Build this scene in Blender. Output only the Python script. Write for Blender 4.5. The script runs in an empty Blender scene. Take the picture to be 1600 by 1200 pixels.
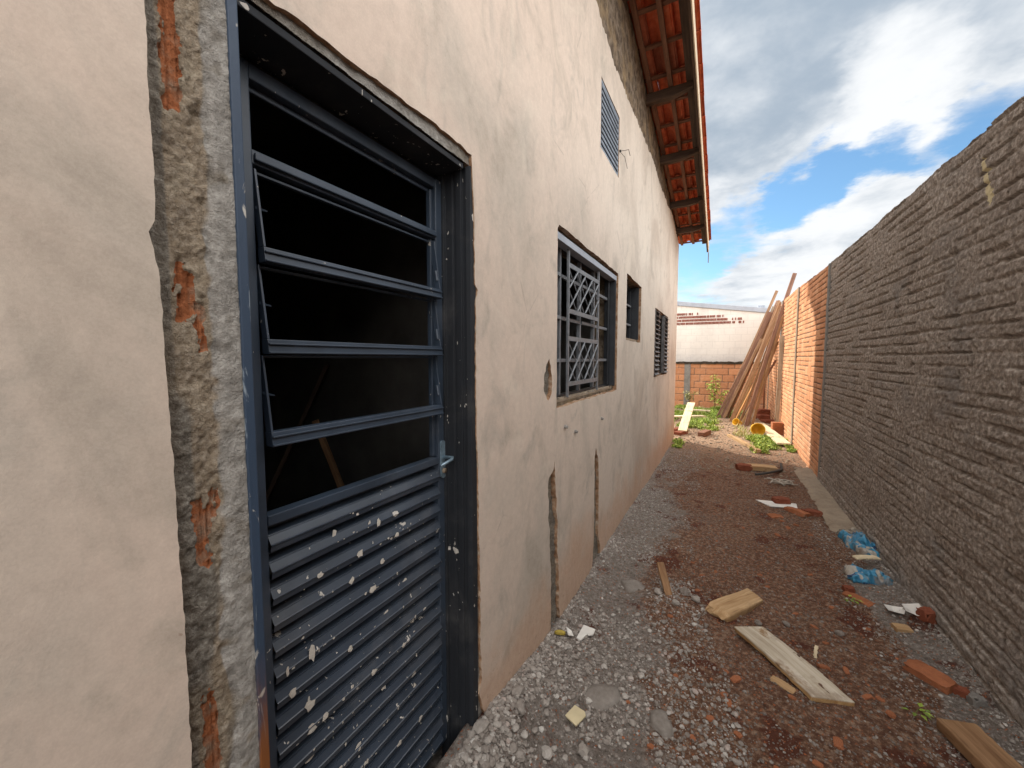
import bpy, math, random
import numpy as np
from mathutils import Vector, Matrix, Quaternion
from mathutils.geometry import delaunay_2d_cdt
random.seed(7); RNG = np.random.default_rng(7)
sc = bpy.context.scene
COL = sc.collection

# ---------------------------------------------------------------- camera
CAM_H = 1.49
PSI, PIT = math.radians(28.36), math.radians(3.75)
cd = bpy.data.cameras.new('camera'); cam = bpy.data.objects.new('camera', cd); COL.objects.link(cam)
fwd = Vector((-math.sin(PSI)*math.cos(PIT), math.cos(PSI)*math.cos(PIT), -math.sin(PIT)))
rgt = Vector((math.cos(PSI), math.sin(PSI), 0)); up = rgt.cross(fwd)
cam.matrix_world = Matrix(((rgt.x, up.x, -fwd.x, 0), (rgt.y, up.y, -fwd.y, 0), (rgt.z, up.z, -fwd.z, CAM_H), (0, 0, 0, 1)))
cd.sensor_width = 36; cd.lens = 610/1600*36; cd.clip_start = .05; cd.clip_end = 2000
sc.camera = cam

# ---------------------------------------------------------------- world, sun, exposure
SUN_DIR = Vector((-1, .66, .77)).normalized()           # towards the sun
w = bpy.data.worlds.new('World'); sc.world = w; w.use_nodes = True
def build_world():
    nt = w.node_tree; N = nt.nodes; L = nt.links
    for n in list(N): N.remove(n)
    out = N.new('ShaderNodeOutputWorld'); bg = N.new('ShaderNodeBackground'); L.new(bg.outputs[0], out.inputs[0])
    sky = N.new('ShaderNodeTexSky'); sky.sky_type = 'NISHITA'; sky.sun_disc = False
    sky.sun_elevation = math.asin(SUN_DIR.z); sky.sun_rotation = math.atan2(SUN_DIR.x, SUN_DIR.y) % (2*math.pi)
    sky.air_density = 1.0; sky.dust_density = .3; sky.ozone_density = 2.0
    tc = N.new('ShaderNodeTexCoord')
    def vm(op, a, b=None):
        n = N.new('ShaderNodeVectorMath'); n.operation = op
        for i, v in enumerate((a, b)):
            if v is None: continue
            if isinstance(v, (tuple, Vector)): n.inputs[i].default_value = tuple(v)
            else: L.new(v, n.inputs[i])
        return n
    def ma(op, a, b=None, c=None, clamp=False):
        n = N.new('ShaderNodeMath'); n.operation = op; n.use_clamp = clamp
        for i, v in enumerate((a, b, c)):
            if v is None: continue
            if isinstance(v, (int, float)): n.inputs[i].default_value = v
            else: L.new(v, n.inputs[i])
        return n.outputs[0]
    def mr(v, a, b, c, d, smooth=True):
        n = N.new('ShaderNodeMapRange'); n.interpolation_type = 'SMOOTHSTEP' if smooth else 'LINEAR'
        L.new(v, n.inputs[0])
        for i, x in enumerate((a, b, c, d)): n.inputs[i+1].default_value = x
        return n.outputs[0]
    d0 = vm('NORMALIZE', tc.outputs['Generated']).outputs[0]
    sep = N.new('ShaderNodeSeparateXYZ'); L.new(d0, sep.inputs[0])
    den = ma('ADD', ma('MAXIMUM', sep.outputs[2], 0), .16)
    cmb = N.new('ShaderNodeCombineXYZ')
    L.new(ma('DIVIDE', sep.outputs[0], den), cmb.inputs[0]); L.new(ma('DIVIDE', sep.outputs[1], den), cmb.inputs[1])
    P = cmb.outputs[0]
    def noise(scale, detail, rough, dist, vec, off=(0, 0, 0)):
        n = N.new('ShaderNodeTexNoise'); n.inputs['Scale'].default_value = scale; n.inputs['Detail'].default_value = detail
        n.inputs['Roughness'].default_value = rough; n.inputs['Distortion'].default_value = dist
        L.new(vm('ADD', vec, off).outputs[0], n.inputs['Vector']); return n
    n1 = noise(1.7, 11, .62, .35, P, (3.1, 7.7, 0)); n2 = noise(1.1, 8, .58, .2, P, (11, 2, 0)); n3 = noise(3.4, 5, .6, .2, P, (5, 5, 1))
    warp = noise(2.6, 6, .62, 0, P, (1, 9, 4))
    wv = vm('SCALE', vm('SUBTRACT', warp.outputs['Color'], (.5, .5, .5)).outputs[0]); wv.inputs[3].default_value = .20
    dw = vm('NORMALIZE', vm('ADD', d0, wv.outputs[0]).outputs[0]).outputs[0]
    def blob(d, ang, amp):
        dd = vm('DOT_PRODUCT', dw, Vector(d).normalized()).outputs['Value']
        return ma('MULTIPLY', mr(dd, math.cos(math.radians(ang)), 1, 0, 1), amp)
    def total(lst):
        s = None
        for b in lst:
            x = blob(*b); s = x if s is None else ma('ADD', s, x)
        return s
    # openings of blue sky (negative) and thick cloud (positive), by compass direction
    cover = total([((.35, .868, .35), 5, -.40), ((.272, .894, .357), 5, -.42), ((.20, .92, .335), 5.5, -.42), ((.130, .940, .316), 6, -.50),
                   ((.07, .955, .28), 6, -.30), ((-.02, .965, .25), 5, -.22), ((-.075, .975, .187), 6, -.35), ((.20, .822, .53), 5, -.20),
                   ((.084, .865, .495), 16, .30), ((.230, .868, .440), 9, .20), ((.289, .837, .465), 10, .25),
                   ((.20, .958, .235), 7, .26), ((.09, .98, .19), 6, .2), ((.30, .91, .29), 6, .22), ((.0, .96, .30), 5, .1)])
    f = ma('ADD', ma('ADD', ma('MULTIPLY', ma('SUBTRACT', n1.outputs[0], .5), 1.15), .76), cover)
    mask = mr(f, .30, .78, 0, 1)
    thick = ma('ADD', ma('MULTIPLY', ma('SUBTRACT', n2.outputs[0], .5), 1.9), total([
        ((.084, .865, .495), 13, .40), ((.03, .89, .42), 9, .15), ((.32, .80, .50), 8, .35), ((.230, .868, .440), 6, -.5), ((.15, .90, .40), 6, -.2),
        ((.173, .952, .253), 8, -.2), ((.05, .96, .22), 7, .15)]))
    thick = ma('ADD', thick, ma('MULTIPLY', ma('SUBTRACT', n3.outputs[0], .5), 1.5))
    tone = mr(thick, -.35, .70, 0, 1)
    mixc = N.new('ShaderNodeMix'); mixc.data_type = 'RGBA'; L.new(tone, mixc.inputs[0])
    mixc.inputs[6].default_value = (.70, .715, .73, 1); mixc.inputs[7].default_value = (.30, .36, .43, 1)
    sk = vm('MULTIPLY', sky.outputs[0], SKY_TINT).outputs[0]
    mixs = N.new('ShaderNodeMix'); mixs.data_type = 'RGBA'; L.new(mask, mixs.inputs[0]); L.new(sk, mixs.inputs[6]); L.new(mixc.outputs[2], mixs.inputs[7])
    # sky overhead and behind the viewer boosted and warmed as added fill light
    br = mr(sep.outputs[1], .78, .25, 1, SKY_BACK_FILL)
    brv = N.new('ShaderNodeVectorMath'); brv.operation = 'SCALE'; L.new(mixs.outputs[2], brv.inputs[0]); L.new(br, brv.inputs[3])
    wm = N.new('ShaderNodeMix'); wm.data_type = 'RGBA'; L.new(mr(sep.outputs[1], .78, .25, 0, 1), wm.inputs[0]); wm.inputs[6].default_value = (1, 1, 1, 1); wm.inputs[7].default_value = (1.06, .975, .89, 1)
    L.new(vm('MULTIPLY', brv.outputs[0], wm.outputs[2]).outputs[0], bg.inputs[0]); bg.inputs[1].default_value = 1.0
SKY_TINT = (.105, .130, .135)
SKY_BACK_FILL = 3.6
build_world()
sl = bpy.data.lights.new('sun', 'SUN'); sl.energy = 4.0; sl.angle = math.radians(.5); sl.color = (1, .93, .80)
so = bpy.data.objects.new('sun', sl); COL.objects.link(so); so.rotation_euler = SUN_DIR.to_track_quat('Z', 'Y').to_euler()
sc.view_settings.view_transform = 'Standard'; sc.view_settings.look = 'None'; sc.view_settings.gamma = 1
sc.view_settings.exposure = .50
sc.render.resolution_x = 1024; sc.render.resolution_y = 768
sc.render.engine = 'CYCLES'; sc.cycles.max_bounces = 8; sc.cycles.diffuse_bounces = 5

# ---------------------------------------------------------------- numpy noise
def _h(i, j, k):
    n = (i*374761393 + j*668265263 + k*1274126177) & 0xffffffff
    n = ((n ^ (n >> 13))*1274126177) & 0xffffffff
    return ((n ^ (n >> 16)) & 0xffff)/65535.0
def vnoise(x, y, z=0.0):
    x, y = np.broadcast_arrays(np.asarray(x, float), np.asarray(y, float)); z = np.zeros_like(x)+z
    xi, yi, zi = np.floor(x).astype(np.int64), np.floor(y).astype(np.int64), np.floor(z).astype(np.int64)
    fx, fy, fz = x-xi, y-yi, z-zi
    fx, fy, fz = [t*t*(3-2*t) for t in (fx, fy, fz)]
    r = 0
    for a in (0, 1):
        for b in (0, 1):
            for c in (0, 1):
                r = r + _h(xi+a, yi+b, zi+c)*(fx if a else 1-fx)*(fy if b else 1-fy)*(fz if c else 1-fz)
    return r
def fbm(x, y, o=4, z=0.0, g=.5):
    r = 0; a = 1; s = 0
    for i in range(o):
        r = r + a*(vnoise(x*2**i + 17*i, y*2**i + 31*i, z+i*5)-.5); s += a; a *= g
    return r/s*2
def sstep(a, b, x):
    t = np.clip((x-a)/(b-a), 0, 1); return t*t*(3-2*t)

# ---------------------------------------------------------------- scene helpers
def tag(o, label=None, cat=None, group=None, kind=None):
    if label: o['label'] = label
    if cat: o['category'] = cat
    if group: o['group'] = group
    if kind: o['kind'] = kind
    return o
def link(name, me, mats, parent=None, loc=None, rot=None):
    o = bpy.data.objects.new(name, me); COL.objects.link(o)
    for m in (mats if isinstance(mats, (list, tuple)) else [mats]): me.materials.append(m)
    if parent: o.parent = parent
    if loc: o.location = loc
    if rot: o.rotation_euler = rot
    return o
def empty(name, loc=(0, 0, 0), rot=(0, 0, 0)):
    o = bpy.data.objects.new(name, None); COL.objects.link(o); o.location = loc; o.rotation_euler = rot; o.empty_display_size = .1; return o
def np_mesh(name, V, F, smooth=False, mi=None, attrs=None):
    """V (n,3), F (m,k) arrays with constant k"""
    V = np.asarray(V, np.float32); F = np.asarray(F, np.int32); me = bpy.data.meshes.new(name)
    me.vertices.add(len(V)); me.vertices.foreach_set('co', V.ravel())
    k = F.shape[1]; me.loops.add(F.size); me.loops.foreach_set('vertex_index', F.ravel())
    me.polygons.add(len(F)); me.polygons.foreach_set('loop_start', np.arange(0, F.size, k, dtype=np.int32))
    me.polygons.foreach_set('use_smooth', np.full(len(F), smooth))
    if mi is not None: me.polygons.foreach_set('material_index', np.asarray(mi, np.int32))
    me.update(calc_edges=True); me.validate()
    for n, a in (attrs or {}).items():
        at = me.attributes.new(n, 'FLOAT', 'POINT'); at.data.foreach_set('value', np.asarray(a, np.float32).ravel())
    return me
def grid_faces(nu, nv):
    i = np.arange(nu*nv).reshape(nu, nv)
    return np.stack([i[:-1, :-1], i[1:, :-1], i[1:, 1:], i[:-1, 1:]], -1).reshape(-1, 4)
class MB:
    def __init__(s): s.v = []; s.f = []; s.m = []
    def add(s, vs, fs, mi=0):
        b = len(s.v); s.v += [tuple(v) for v in vs]; s.f += [tuple(b+i for i in f) for f in fs]; s.m += [mi]*len(fs); return s
    def box(s, x0, x1, y0, y1, z0, z1, mi=0):
        return s.add([(x0,y0,z0),(x1,y0,z0),(x1,y1,z0),(x0,y1,z0),(x0,y0,z1),(x1,y0,z1),(x1,y1,z1),(x0,y1,z1)],
                     [(0,3,2,1),(4,5,6,7),(0,1,5,4),(1,2,6,5),(2,3,7,6),(3,0,4,7)], mi)
    def hexa(s, p, mi=0):          # p: 4 bottom, 4 top points
        return s.add(p, [(0,3,2,1),(4,5,6,7),(0,1,5,4),(1,2,6,5),(2,3,7,6),(3,0,4,7)], mi)
    def bar(s, a, b, w, t, upv=(0, 0, 1), mi=0):
        a, b = Vector(a), Vector(b); d = (b-a).normalized(); u = Vector(upv)
        sx = d.cross(u); sx = sx.normalized() if sx.length > 1e-4 else Vector((1, 0, 0)); sz = sx.cross(d)
        q = [(-1,-1),(1,-1),(1,1),(-1,1)]
        return s.hexa([a+sx*(w/2*i)+sz*(t/2*j) for i, j in q]+[b+sx*(w/2*i)+sz*(t/2*j) for i, j in q], mi)
    def tube(s, pts, r, n=8, mi=0):
        pts = [Vector(p) for p in pts]; rs = r if isinstance(r, (list, tuple)) else [r]*len(pts); b = len(s.v)
        for i, p in enumerate(pts):
            d = (pts[min(i+1, len(pts)-1)]-pts[max(i-1, 0)]).normalized(); u = Vector((0, 0, 1)) if abs(d.z) < .9 else Vector((1, 0, 0))
            x = d.cross(u).normalized(); y = x.cross(d)
            for k in range(n):
                a = 2*math.pi*k/n; s.v.append(tuple(p+(x*math.cos(a)+y*math.sin(a))*rs[i]))
        for i in range(len(pts)-1):
            for k in range(n):
                s.f.append((b+i*n+k, b+i*n+(k+1) % n, b+(i+1)*n+(k+1) % n, b+(i+1)*n+k)); s.m.append(mi)
        s.f.append(tuple(b+k for k in range(n))[::-1]); s.m.append(mi)
        e = b+(len(pts)-1)*n; s.f.append(tuple(e+k for k in range(n))); s.m.append(mi); return s
    def lathe(s, prof, n=24, mi=0, closed=False):
        b = len(s.v)
        for r, z in prof:
            for k in range(n): a = 2*math.pi*k/n; s.v.append((r*math.cos(a), r*math.sin(a), z))
        for i in range(len(prof)-1):
            for k in range(n): s.f.append((b+i*n+k, b+i*n+(k+1) % n, b+(i+1)*n+(k+1) % n, b+(i+1)*n+k)); s.m.append(mi)
        return s
    def build(s, name, mats, parent=None, bevel=0, smooth=False, loc=None, rot=None):
        me = bpy.data.meshes.new(name); me.from_pydata(s.v, [], s.f)
        me.polygons.foreach_set('material_index', s.m)
        if smooth: me.polygons.foreach_set('use_smooth', [True]*len(me.polygons))
        me.update(); o = link(name, me, mats, parent, loc, rot)
        if bevel:
            b = o.modifiers.new('bevel', 'BEVEL'); b.width = bevel; b.segments = 2; b.limit_method = 'ANGLE'; b.angle_limit = math.radians(40)
        return o

# ---------------------------------------------------------------- materials
class MT:
    def __init__(s, name, rough=.9, spec=.25):
        s.m = bpy.data.materials.new(name); s.m.use_nodes = True; s.N = s.m.node_tree.nodes; s.L = s.m.node_tree.links
        s.p = s.N['Principled BSDF']; s.set('Roughness', rough); s.set('Specular IOR Level', spec)
        s.tc = s.N.new('ShaderNodeTexCoord').outputs['Object']; s.h = None
    def set(s, k, v):
        if hasattr(v, 'is_linked') or isinstance(v, bpy.types.NodeSocket): s.L.new(v, s.p.inputs[k])
        else: s.p.inputs[k].default_value = v
    def vec(s, sx=1, sy=1, sz=1, off=(0, 0, 0), rot=(0, 0, 0)):
        n = s.N.new('ShaderNodeMapping'); s.L.new(s.tc, n.inputs[0]); n.inputs['Scale'].default_value = (sx, sy, sz)
        n.inputs['Location'].default_value = off; n.inputs['Rotation'].default_value = rot; return n.outputs[0]
    def noise(s, scale, detail=4, rough=.55, dist=0, vec=None):
        n = s.N.new('ShaderNodeTexNoise'); s.L.new(vec or s.tc, n.inputs['Vector'])
        for k, v in (('Scale', scale), ('Detail', detail), ('Roughness', rough), ('Distortion', dist)): n.inputs[k].default_value = v
        return n.outputs[0]
    def voro(s, scale, vec=None, feature='F1', rnd=1, out='Distance'):
        n = s.N.new('ShaderNodeTexVoronoi'); n.feature = feature; s.L.new(vec or s.tc, n.inputs['Vector']); n.inputs['Scale'].default_value = scale
        n.inputs['Randomness'].default_value = rnd; return n.outputs[out]
    def attr(s, name):
        n = s.N.new('ShaderNodeAttribute'); n.attribute_name = name; return n.outputs['Fac']
    def axis(s, k):
        n = s.N.new('ShaderNodeSeparateXYZ'); s.L.new(s.tc, n.inputs[0]); return n.outputs[k]
    def math(s, op, a, b=0, c=None, clamp=False):
        n = s.N.new('ShaderNodeMath'); n.operation = op; n.use_clamp = clamp
        for i, v in enumerate((a, b, c)):
            if v is None: continue
            if isinstance(v, (int, float)): n.inputs[i].default_value = v
            else: s.L.new(v, n.inputs[i])
        return n.outputs[0]
    def ss(s, v, a, b, c=0, d=1):
        n = s.N.new('ShaderNodeMapRange'); n.interpolation_type = 'SMOOTHSTEP'; s.L.new(v, n.inputs[0])
        for i, x in enumerate((a, b, c, d)): n.inputs[i+1].default_value = x
        return n.outputs[0]
    def ramp(s, fac, stops):
        n = s.N.new('ShaderNodeValToRGB'); s.L.new(fac, n.inputs[0]); e = n.color_ramp.elements
        while len(e) < len(stops): e.new(.5)
        for q, (p, c) in zip(e, stops): q.position = p; q.color = (*c, 1)
        return n.outputs[0]
    def mix(s, f, a, b, mode='MIX'):
        n = s.N.new('ShaderNodeMix'); n.data_type = 'RGBA'; n.blend_type = mode
        for i, v in ((0, f), (6, a), (7, b)):
            if isinstance(v, (int, float)): n.inputs[i].default_value = v
            elif isinstance(v, tuple): n.inputs[i].default_value = (*v, 1)
            else: s.L.new(v, n.inputs[i])
        return n.outputs[2]
    def bump(s, h, strength=.5, dist=.01):
        n = s.N.new('ShaderNodeBump'); s.L.new(h, n.inputs['Height']); n.inputs['Strength'].default_value = strength; n.inputs['Distance'].default_value = dist
        if s.h is not None: s.L.new(s.h, n.inputs['Normal'])
        s.h = n.outputs[0]; s.L.new(s.h, s.p.inputs['Normal'])
    def col(s, c):
        if isinstance(c, tuple): s.p.inputs['Base Color'].default_value = (*c, 1)
        else: s.L.new(c, s.p.inputs['Base Color'])
        return s
def simple(name, c, rough=.8, spec=.25, var=.25, scale=12, bs=.25, metal=0):
    t = MT(name, rough, spec); n = t.noise(scale, 6, .6)
    t.col(t.ramp(n, [(.3, tuple(x*(1-var) for x in c)), (.7, tuple(min(1, x*(1+var)) for x in c))])); t.bump(t.noise(scale*6, 4, .6), bs, .003)
    t.set('Metallic', metal); return t.m

def m_plaster():
    t = MT('cream_plaster', .85, .2)
    v = t.vec(1, 1, .75)
    big = t.noise(1.5, 5, .55, .5, v); mid = t.noise(4.5, 7, .62, 1.0, t.vec(1, 1, .7, off=(3, 1, 2))); sm = t.noise(34, 5, .6)
    warm = (.605, .482, .400); grey = (.455, .395, .335); dark = (.33, .295, .255)
    y = t.axis(1)
    base = t.mix(t.ss(y, .6, 5), warm, (.605, .552, .482))
    c = t.mix(t.ss(big, .42, .66), base, grey)
    c = t.mix(t.math('MULTIPLY', t.ss(mid, .50, .72), .7), c, dark)
    sm2 = t.noise(2.6, 6, .6, 1.4, t.vec(1, 1, .8, off=(6, 2.5, 4.2))); c = t.mix(t.math('MULTIPLY', t.ss(sm2, .50, .68), t.ss(y, 4.5, .6, .12, .55)), c, (.31, .265, .215))
    wip = t.noise(7, 5, .65, 2.5, t.vec(1, 1, .6, off=(2, 2, 2))); c = t.mix(t.math('MULTIPLY', t.ss(wip, .58, .75), .22), c, (.30, .26, .22))
    tro = t.noise(2.2, 5, .6, 1.6, t.vec(1, 1, .9, off=(9, 4, 7)))
    c = t.mix(t.math('MULTIPLY', t.ss(tro, .56, .68), .35), c, (.66, .58, .48))
    # wet-dragged dark smears and small specks
    sp = t.noise(60, 2, .5); c = t.mix(t.math('MULTIPLY', t.ss(sp, .775, .80), .6), c, (.22, .12, .08))
    z = t.axis(2); edge = t.noise(2.5, 5, .6, .4)
    h = t.math('SUBTRACT', z, t.math('MULTIPLY', edge, .9))
    c = t.mix(t.math('MULTIPLY', t.ss(h, .06, -.34), .6), c, (.50, .27, .15))
    vd = t.noise(3, 4, .6); hair = t.math('MULTIPLY', t.ss(t.voro(.9, t.vec(1, 1, .8, off=(1.7, 2.1, .6)), 'DISTANCE_TO_EDGE'), .0035, .0008), t.ss(vd, .55, .62)); c = t.mix(t.math('MULTIPLY', hair, .35), c, (.16, .13, .11))
    spl = t.math('MULTIPLY', t.ss(z, .55, .0), t.ss(t.noise(55, 4, .65), .60, .66)); c = t.mix(t.math('MULTIPLY', spl, .6), c, (.26, .15, .10))
    c = t.mix(.10, c, t.ramp(t.noise(240, 3, .7), [(.35, (.25, .21, .17)), (.65, (.80, .70, .60))])); c = t.mix(.14, c, t.ramp(sm, [(.3, (.32, .28, .24)), (.7, (.75, .66, .56))]))
    t.col(c)
    t.bump(t.noise(1.4, 3, .5, .8), .35, .03); t.bump(mid, .10, .010); t.bump(t.noise(170, 5, .75), .28, .0018)
    return t.m
def m_plaster_edge():
    t = MT('broken_plaster_edge', .95, .1); n = t.noise(25, 6, .65)
    t.col(t.ramp(n, [(.35, (.20, .11, .065)), (.5, (.33, .20, .12)), (.7, (.46, .38, .30))])); t.bump(t.noise(90, 5, .7), .8, .004); return t.m
def m_mortar(name='rough_mortar', a=(.17, .148, .12), b=(.32, .285, .235), brick=True):
    t = MT(name, .95, .1); n = t.noise(14, 8, .7, .3); n2 = t.noise(4, 4, .6)
    c = t.ramp(n, [(.32, tuple(x*.55 for x in a)), (.45, a), (.66, b)])
    c = t.mix(t.ss(n2, .45, .7), c, t.ramp(n, [(.3, (.17, .12, .075)), (.7, (.36, .27, .16))]))
    if brick:
        bm = t.attr('brick'); wm = t.attr('whitewash'); gr = t.noise(110, 4, .75)
        c = t.mix(t.ss(t.attr('sand'), .3, .7), c, t.ramp(n, [(.3, (.20, .14, .085)), (.5, (.36, .27, .175)), (.68, (.50, .41, .29))]))
        c = t.mix(.45, c, t.ramp(gr, [(.3, (.07, .06, .05)), (.5, (.24, .215, .185)), (.7, (.50, .47, .42))]))
        c = t.mix(t.ss(wm, .35, .65), c, t.ramp(t.noise(30, 6, .7), [(.3, (.20, .185, .165)), (.65, (.47, .445, .41))]))
        c = t.mix(t.ss(bm, .45, .55), c, t.ramp(t.noise(20, 5, .6), [(.3, (.24, .085, .04)), (.5, (.42, .15, .065)), (.68, (.34, .25, .18))]))
    t.col(c); t.bump(t.noise(45, 6, .75), .9, .014); t.bump(t.noise(200, 3, .7), .9, .004); return t.m
def m_paint(name='blue_grey_paint', c=(.030, .043, .064), splat=.5, rough=.42):
    t = MT(name, rough, .5)
    n = t.noise(7, 5, .6); base = t.ramp(n, [(.3, tuple(x*.8 for x in c)), (.7, tuple(x*1.35 for x in c))])
    dust = t.noise(3.5, 6, .65, .5); base = t.mix(t.math('MULTIPLY', t.ss(dust, .5, .75), .16), base, (.26, .24, .22))
    v1 = t.noise(26, 4, .55, .3, t.vec(1, 1, .75, off=(2, 5, 1))); v2 = t.noise(75, 3, .5, 0, t.vec(1, 1, .35)); g = t.noise(3.2, 2, .5, 0, t.vec(1, 1, 1, off=(7, 7, 7)))
    s1 = t.ss(t.math('ADD', v1, t.math('MULTIPLY', t.math('SUBTRACT', g, .5), .22)), .735-.03*splat, .75-.03*splat)
    s2 = t.ss(t.math('ADD', v2, t.math('MULTIPLY', t.math('SUBTRACT', g, .5), .25)), .755-.03*splat, .765-.03*splat)
    s = t.math('MAXIMUM', s1, s2)
    c2 = t.mix(s, base, (.47, .44, .40)); t.col(c2)
    t.set('Roughness', t.math('ADD', t.math('MULTIPLY', s, .45), t.math('ADD', t.math('MULTIPLY', dust, .3), rough-.15)))
    t.bump(s, .6, .003); t.bump(t.noise(60, 4, .6), .06, .002); return t.m
def m_smeared():       # frame jamb smeared with dried mortar
    t = MT('smeared_frame_paint', .55, .4); n = t.noise(9, 7, .65, 2.2, t.vec(1.5, 1.5, .35)); n2 = t.noise(30, 4, .6, 1, t.vec(1, 1, .4))
    c = t.mix(t.ss(n, .57, .62), (.030, .050, .085), (.20, .24, .28)); c = t.mix(t.ss(n2, .63, .68), c, (.42, .40, .36))
    z = t.axis(2); rust = t.math('MULTIPLY', t.ss(z, .95, .7), t.ss(t.noise(11, 5, .6, 0, t.vec(1, 1, .2)), .46, .55)); c = t.mix(rust, c, (.19, .065, .018))
    t.col(c); t.bump(n2, .5, .003); return t.m
def m_wood(name, a, b, knot=.3, rough=.75, sc=1.0):      # grain along local X
    t = MT(name, rough, .2); dirt = t.ss(t.noise(6.5, 6, .7), .54, .70); v = t.vec(1.2*sc, 16*sc, 16*sc); n = t.noise(2.2, 8, .62, .6, v); n2 = t.noise(9, 5, .6, .2, t.vec(.6, 8, 8)); k = t.noise(6, 3, .5)
    c = t.ramp(n, [(.3, a), (.68, b)]); c = t.mix(t.math('MULTIPLY', t.ss(n2, .5, .8), .5), c, tuple(x*.45 for x in a))
    c = t.mix(t.math('MULTIPLY', t.ss(k, .62, .75), knot), c, tuple(x*.3 for x in a)); c = t.mix(t.math('MULTIPLY', dirt, .55), c, (.13, .075, .05)); t.col(c); t.bump(n, .5, .004); t.bump(t.noise(120, 3), .15, .001); return t.m
def m_brick(name='orange_brick', c=(.36, .135, .065)):
    t = MT(name, .9, .15); n = t.noise(9, 7, .65); n2 = t.noise(50, 4, .7)
    k = t.ramp(n, [(.3, tuple(x*.6 for x in c)), (.6, c), (.8, tuple(min(1, x*1.35+.04) for x in c))]); k = t.mix(t.ss(t.noise(13, 5, .6), .6, .72), k, (.33, .26, .20))
    t.col(k); t.bump(n2, .5, .004); return t.m
def m_roughcast():
    t = MT('grey_roughcast', .95, .12); n = t.noise(38, 7, .7); n2 = t.noise(2.2, 5, .6, .4); ht = t.attr('height')
    c = t.ramp(n, [(.3, (.13, .106, .088)), (.5, (.285, .243, .21)), (.68, (.54, .485, .435))])
    c = t.mix(t.math('MULTIPLY', t.ss(n2, .5, .7), .55), c, (.19, .178, .17)); c = t.mix(t.math('MULTIPLY', t.ss(t.noise(3, 4, .6, 0, t.vec(1, 1, 1, off=(4, 4, 4))), .55, .75), .5), c, (.13, .085, .06))
    c = t.mix(t.math('MULTIPLY', t.ss(t.math('ADD', ht, t.math('MULTIPLY', n, .012)), .0135, .022), .45), c, (.30, .285, .27))
    ys = t.attr('stain'); c = t.mix(t.math('MULTIPLY', t.ss(t.math('ADD', ys, t.math('MULTIPLY', t.math('SUBTRACT', n, .5), 1.6)), .42, .6), 1), c, (.60, .52, .33))
    t.col(c); t.bump(n, .9, .010); t.bump(t.noise(130, 4, .7), .8, .004); return t.m
def m_brickwall():
    t = MT('orange_hollow_brick_wall', .9, .15); n = t.noise(16, 7, .65); tone = t.attr('tone'); j = t.attr('joint'); n2 = t.noise(1.5, 5, .6)
    c = t.ramp(tone, [(0, (.42, .175, .08)), (.5, (.56, .25, .12)), (1, (.63, .33, .18))]); c = t.mix(.3, c, t.ramp(n, [(.3, (.36, .17, .09)), (.7, (.70, .42, .27))]))
    c = t.mix(t.math('MULTIPLY', t.ss(n2, .5, .75), .35), c, (.58, .45, .34)); c = t.mix(t.ss(j, .35, .7), c, t.ramp(n, [(.3, (.12, .075, .05)), (.7, (.30, .20, .135))]))
    t.col(c); t.bump(t.noise(80, 5, .7), .5, .004); return t.m
def m_concrete(name='grey_concrete', a=(.13, .122, .112), b=(.30, .285, .265)):
    t = MT(name, .92, .15); n = t.noise(7, 8, .68, .2); t.col(t.mix(.4, t.ramp(n, [(.3, a), (.7, b)]), t.ramp(t.noise(60, 4, .7), [(.3, a), (.7, b)]))); t.bump(t.noise(40, 6, .7), .6, .006); return t.m
def m_ground():
    t = MT('red_soil_and_rubble', .95, .12)
    n = t.noise(2.1, 7, .62, .3); f = t.noise(42, 7, .75); ff = t.noise(140, 4, .7); g = t.attr('rubble'); wet = t.noise(1.1, 5, .6, .3, t.vec(1, .7, 1, off=(2, 8, 3)))
    soil = t.ramp(n, [(.28, (.092, .041, .025)), (.48, (.156, .078, .050)), (.7, (.24, .148, .100))])
    soil = t.mix(.68, soil, t.ramp(f, [(.34, (.042, .020, .013)), (.5, (.148, .080, .052)), (.64, (.39, .28, .20))]))
    grey = t.ramp(f, [(.28, (.085, .066, .054)), (.5, (.20, .172, .150)), (.72, (.38, .345, .31))])
    edge = t.math('ADD', g, t.math('MULTIPLY', t.math('SUBTRACT', t.noise(5, 6, .65, .4), .5), 1.3))
    c = t.mix(t.ss(edge, .35, .62), soil, grey)
    red = t.math('MULTIPLY', t.ss(t.noise(3.4, 5, .6, .2, t.vec(1, 1, 1, off=(1, 6, 6))), .57, .63), .85); c = t.mix(red, c, t.ramp(ff, [(.3, (.055, .016, .010)), (.7, (.13, .045, .028))]))
    dry = t.attr('dry'); c = t.mix(t.math('MULTIPLY', dry, .8), c, t.ramp(f, [(.28, (.22, .14, .09)), (.5, (.37, .26, .175)), (.75, (.50, .40, .29))]))
    pale = t.math('MULTIPLY', t.ss(wet, .56, .7), .25); c = t.mix(pale, c, (.27, .215, .175))
    c = t.mix(t.math('MULTIPLY', t.ss(t.voro(46), .34, .22), t.ss(ff, .5, .56)), c, (.36, .12, .05))
    t.col(c); t.bump(f, .9, .018); t.bump(ff, .8, .006); t.bump(t.noise(380, 2, .6), .5, .002); return t.m
def m_stone():
    t = MT('grey_gravel', .93, .15); a = t.attr('tone'); n = t.noise(60, 4, .65)
    c = t.ramp(a, [(0, (.085, .058, .045)), (.35, (.180, .148, .124)), (.72, (.33, .295, .26)), (.93, (.54, .51, .47)), (1, (.24, .10, .06))]); c = t.mix(.3, c, t.ramp(n, [(.3, (.10, .09, .08)), (.7, (.48, .45, .42))]))
    t.col(c); t.bump(n, .5, .003); return t.m
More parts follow.
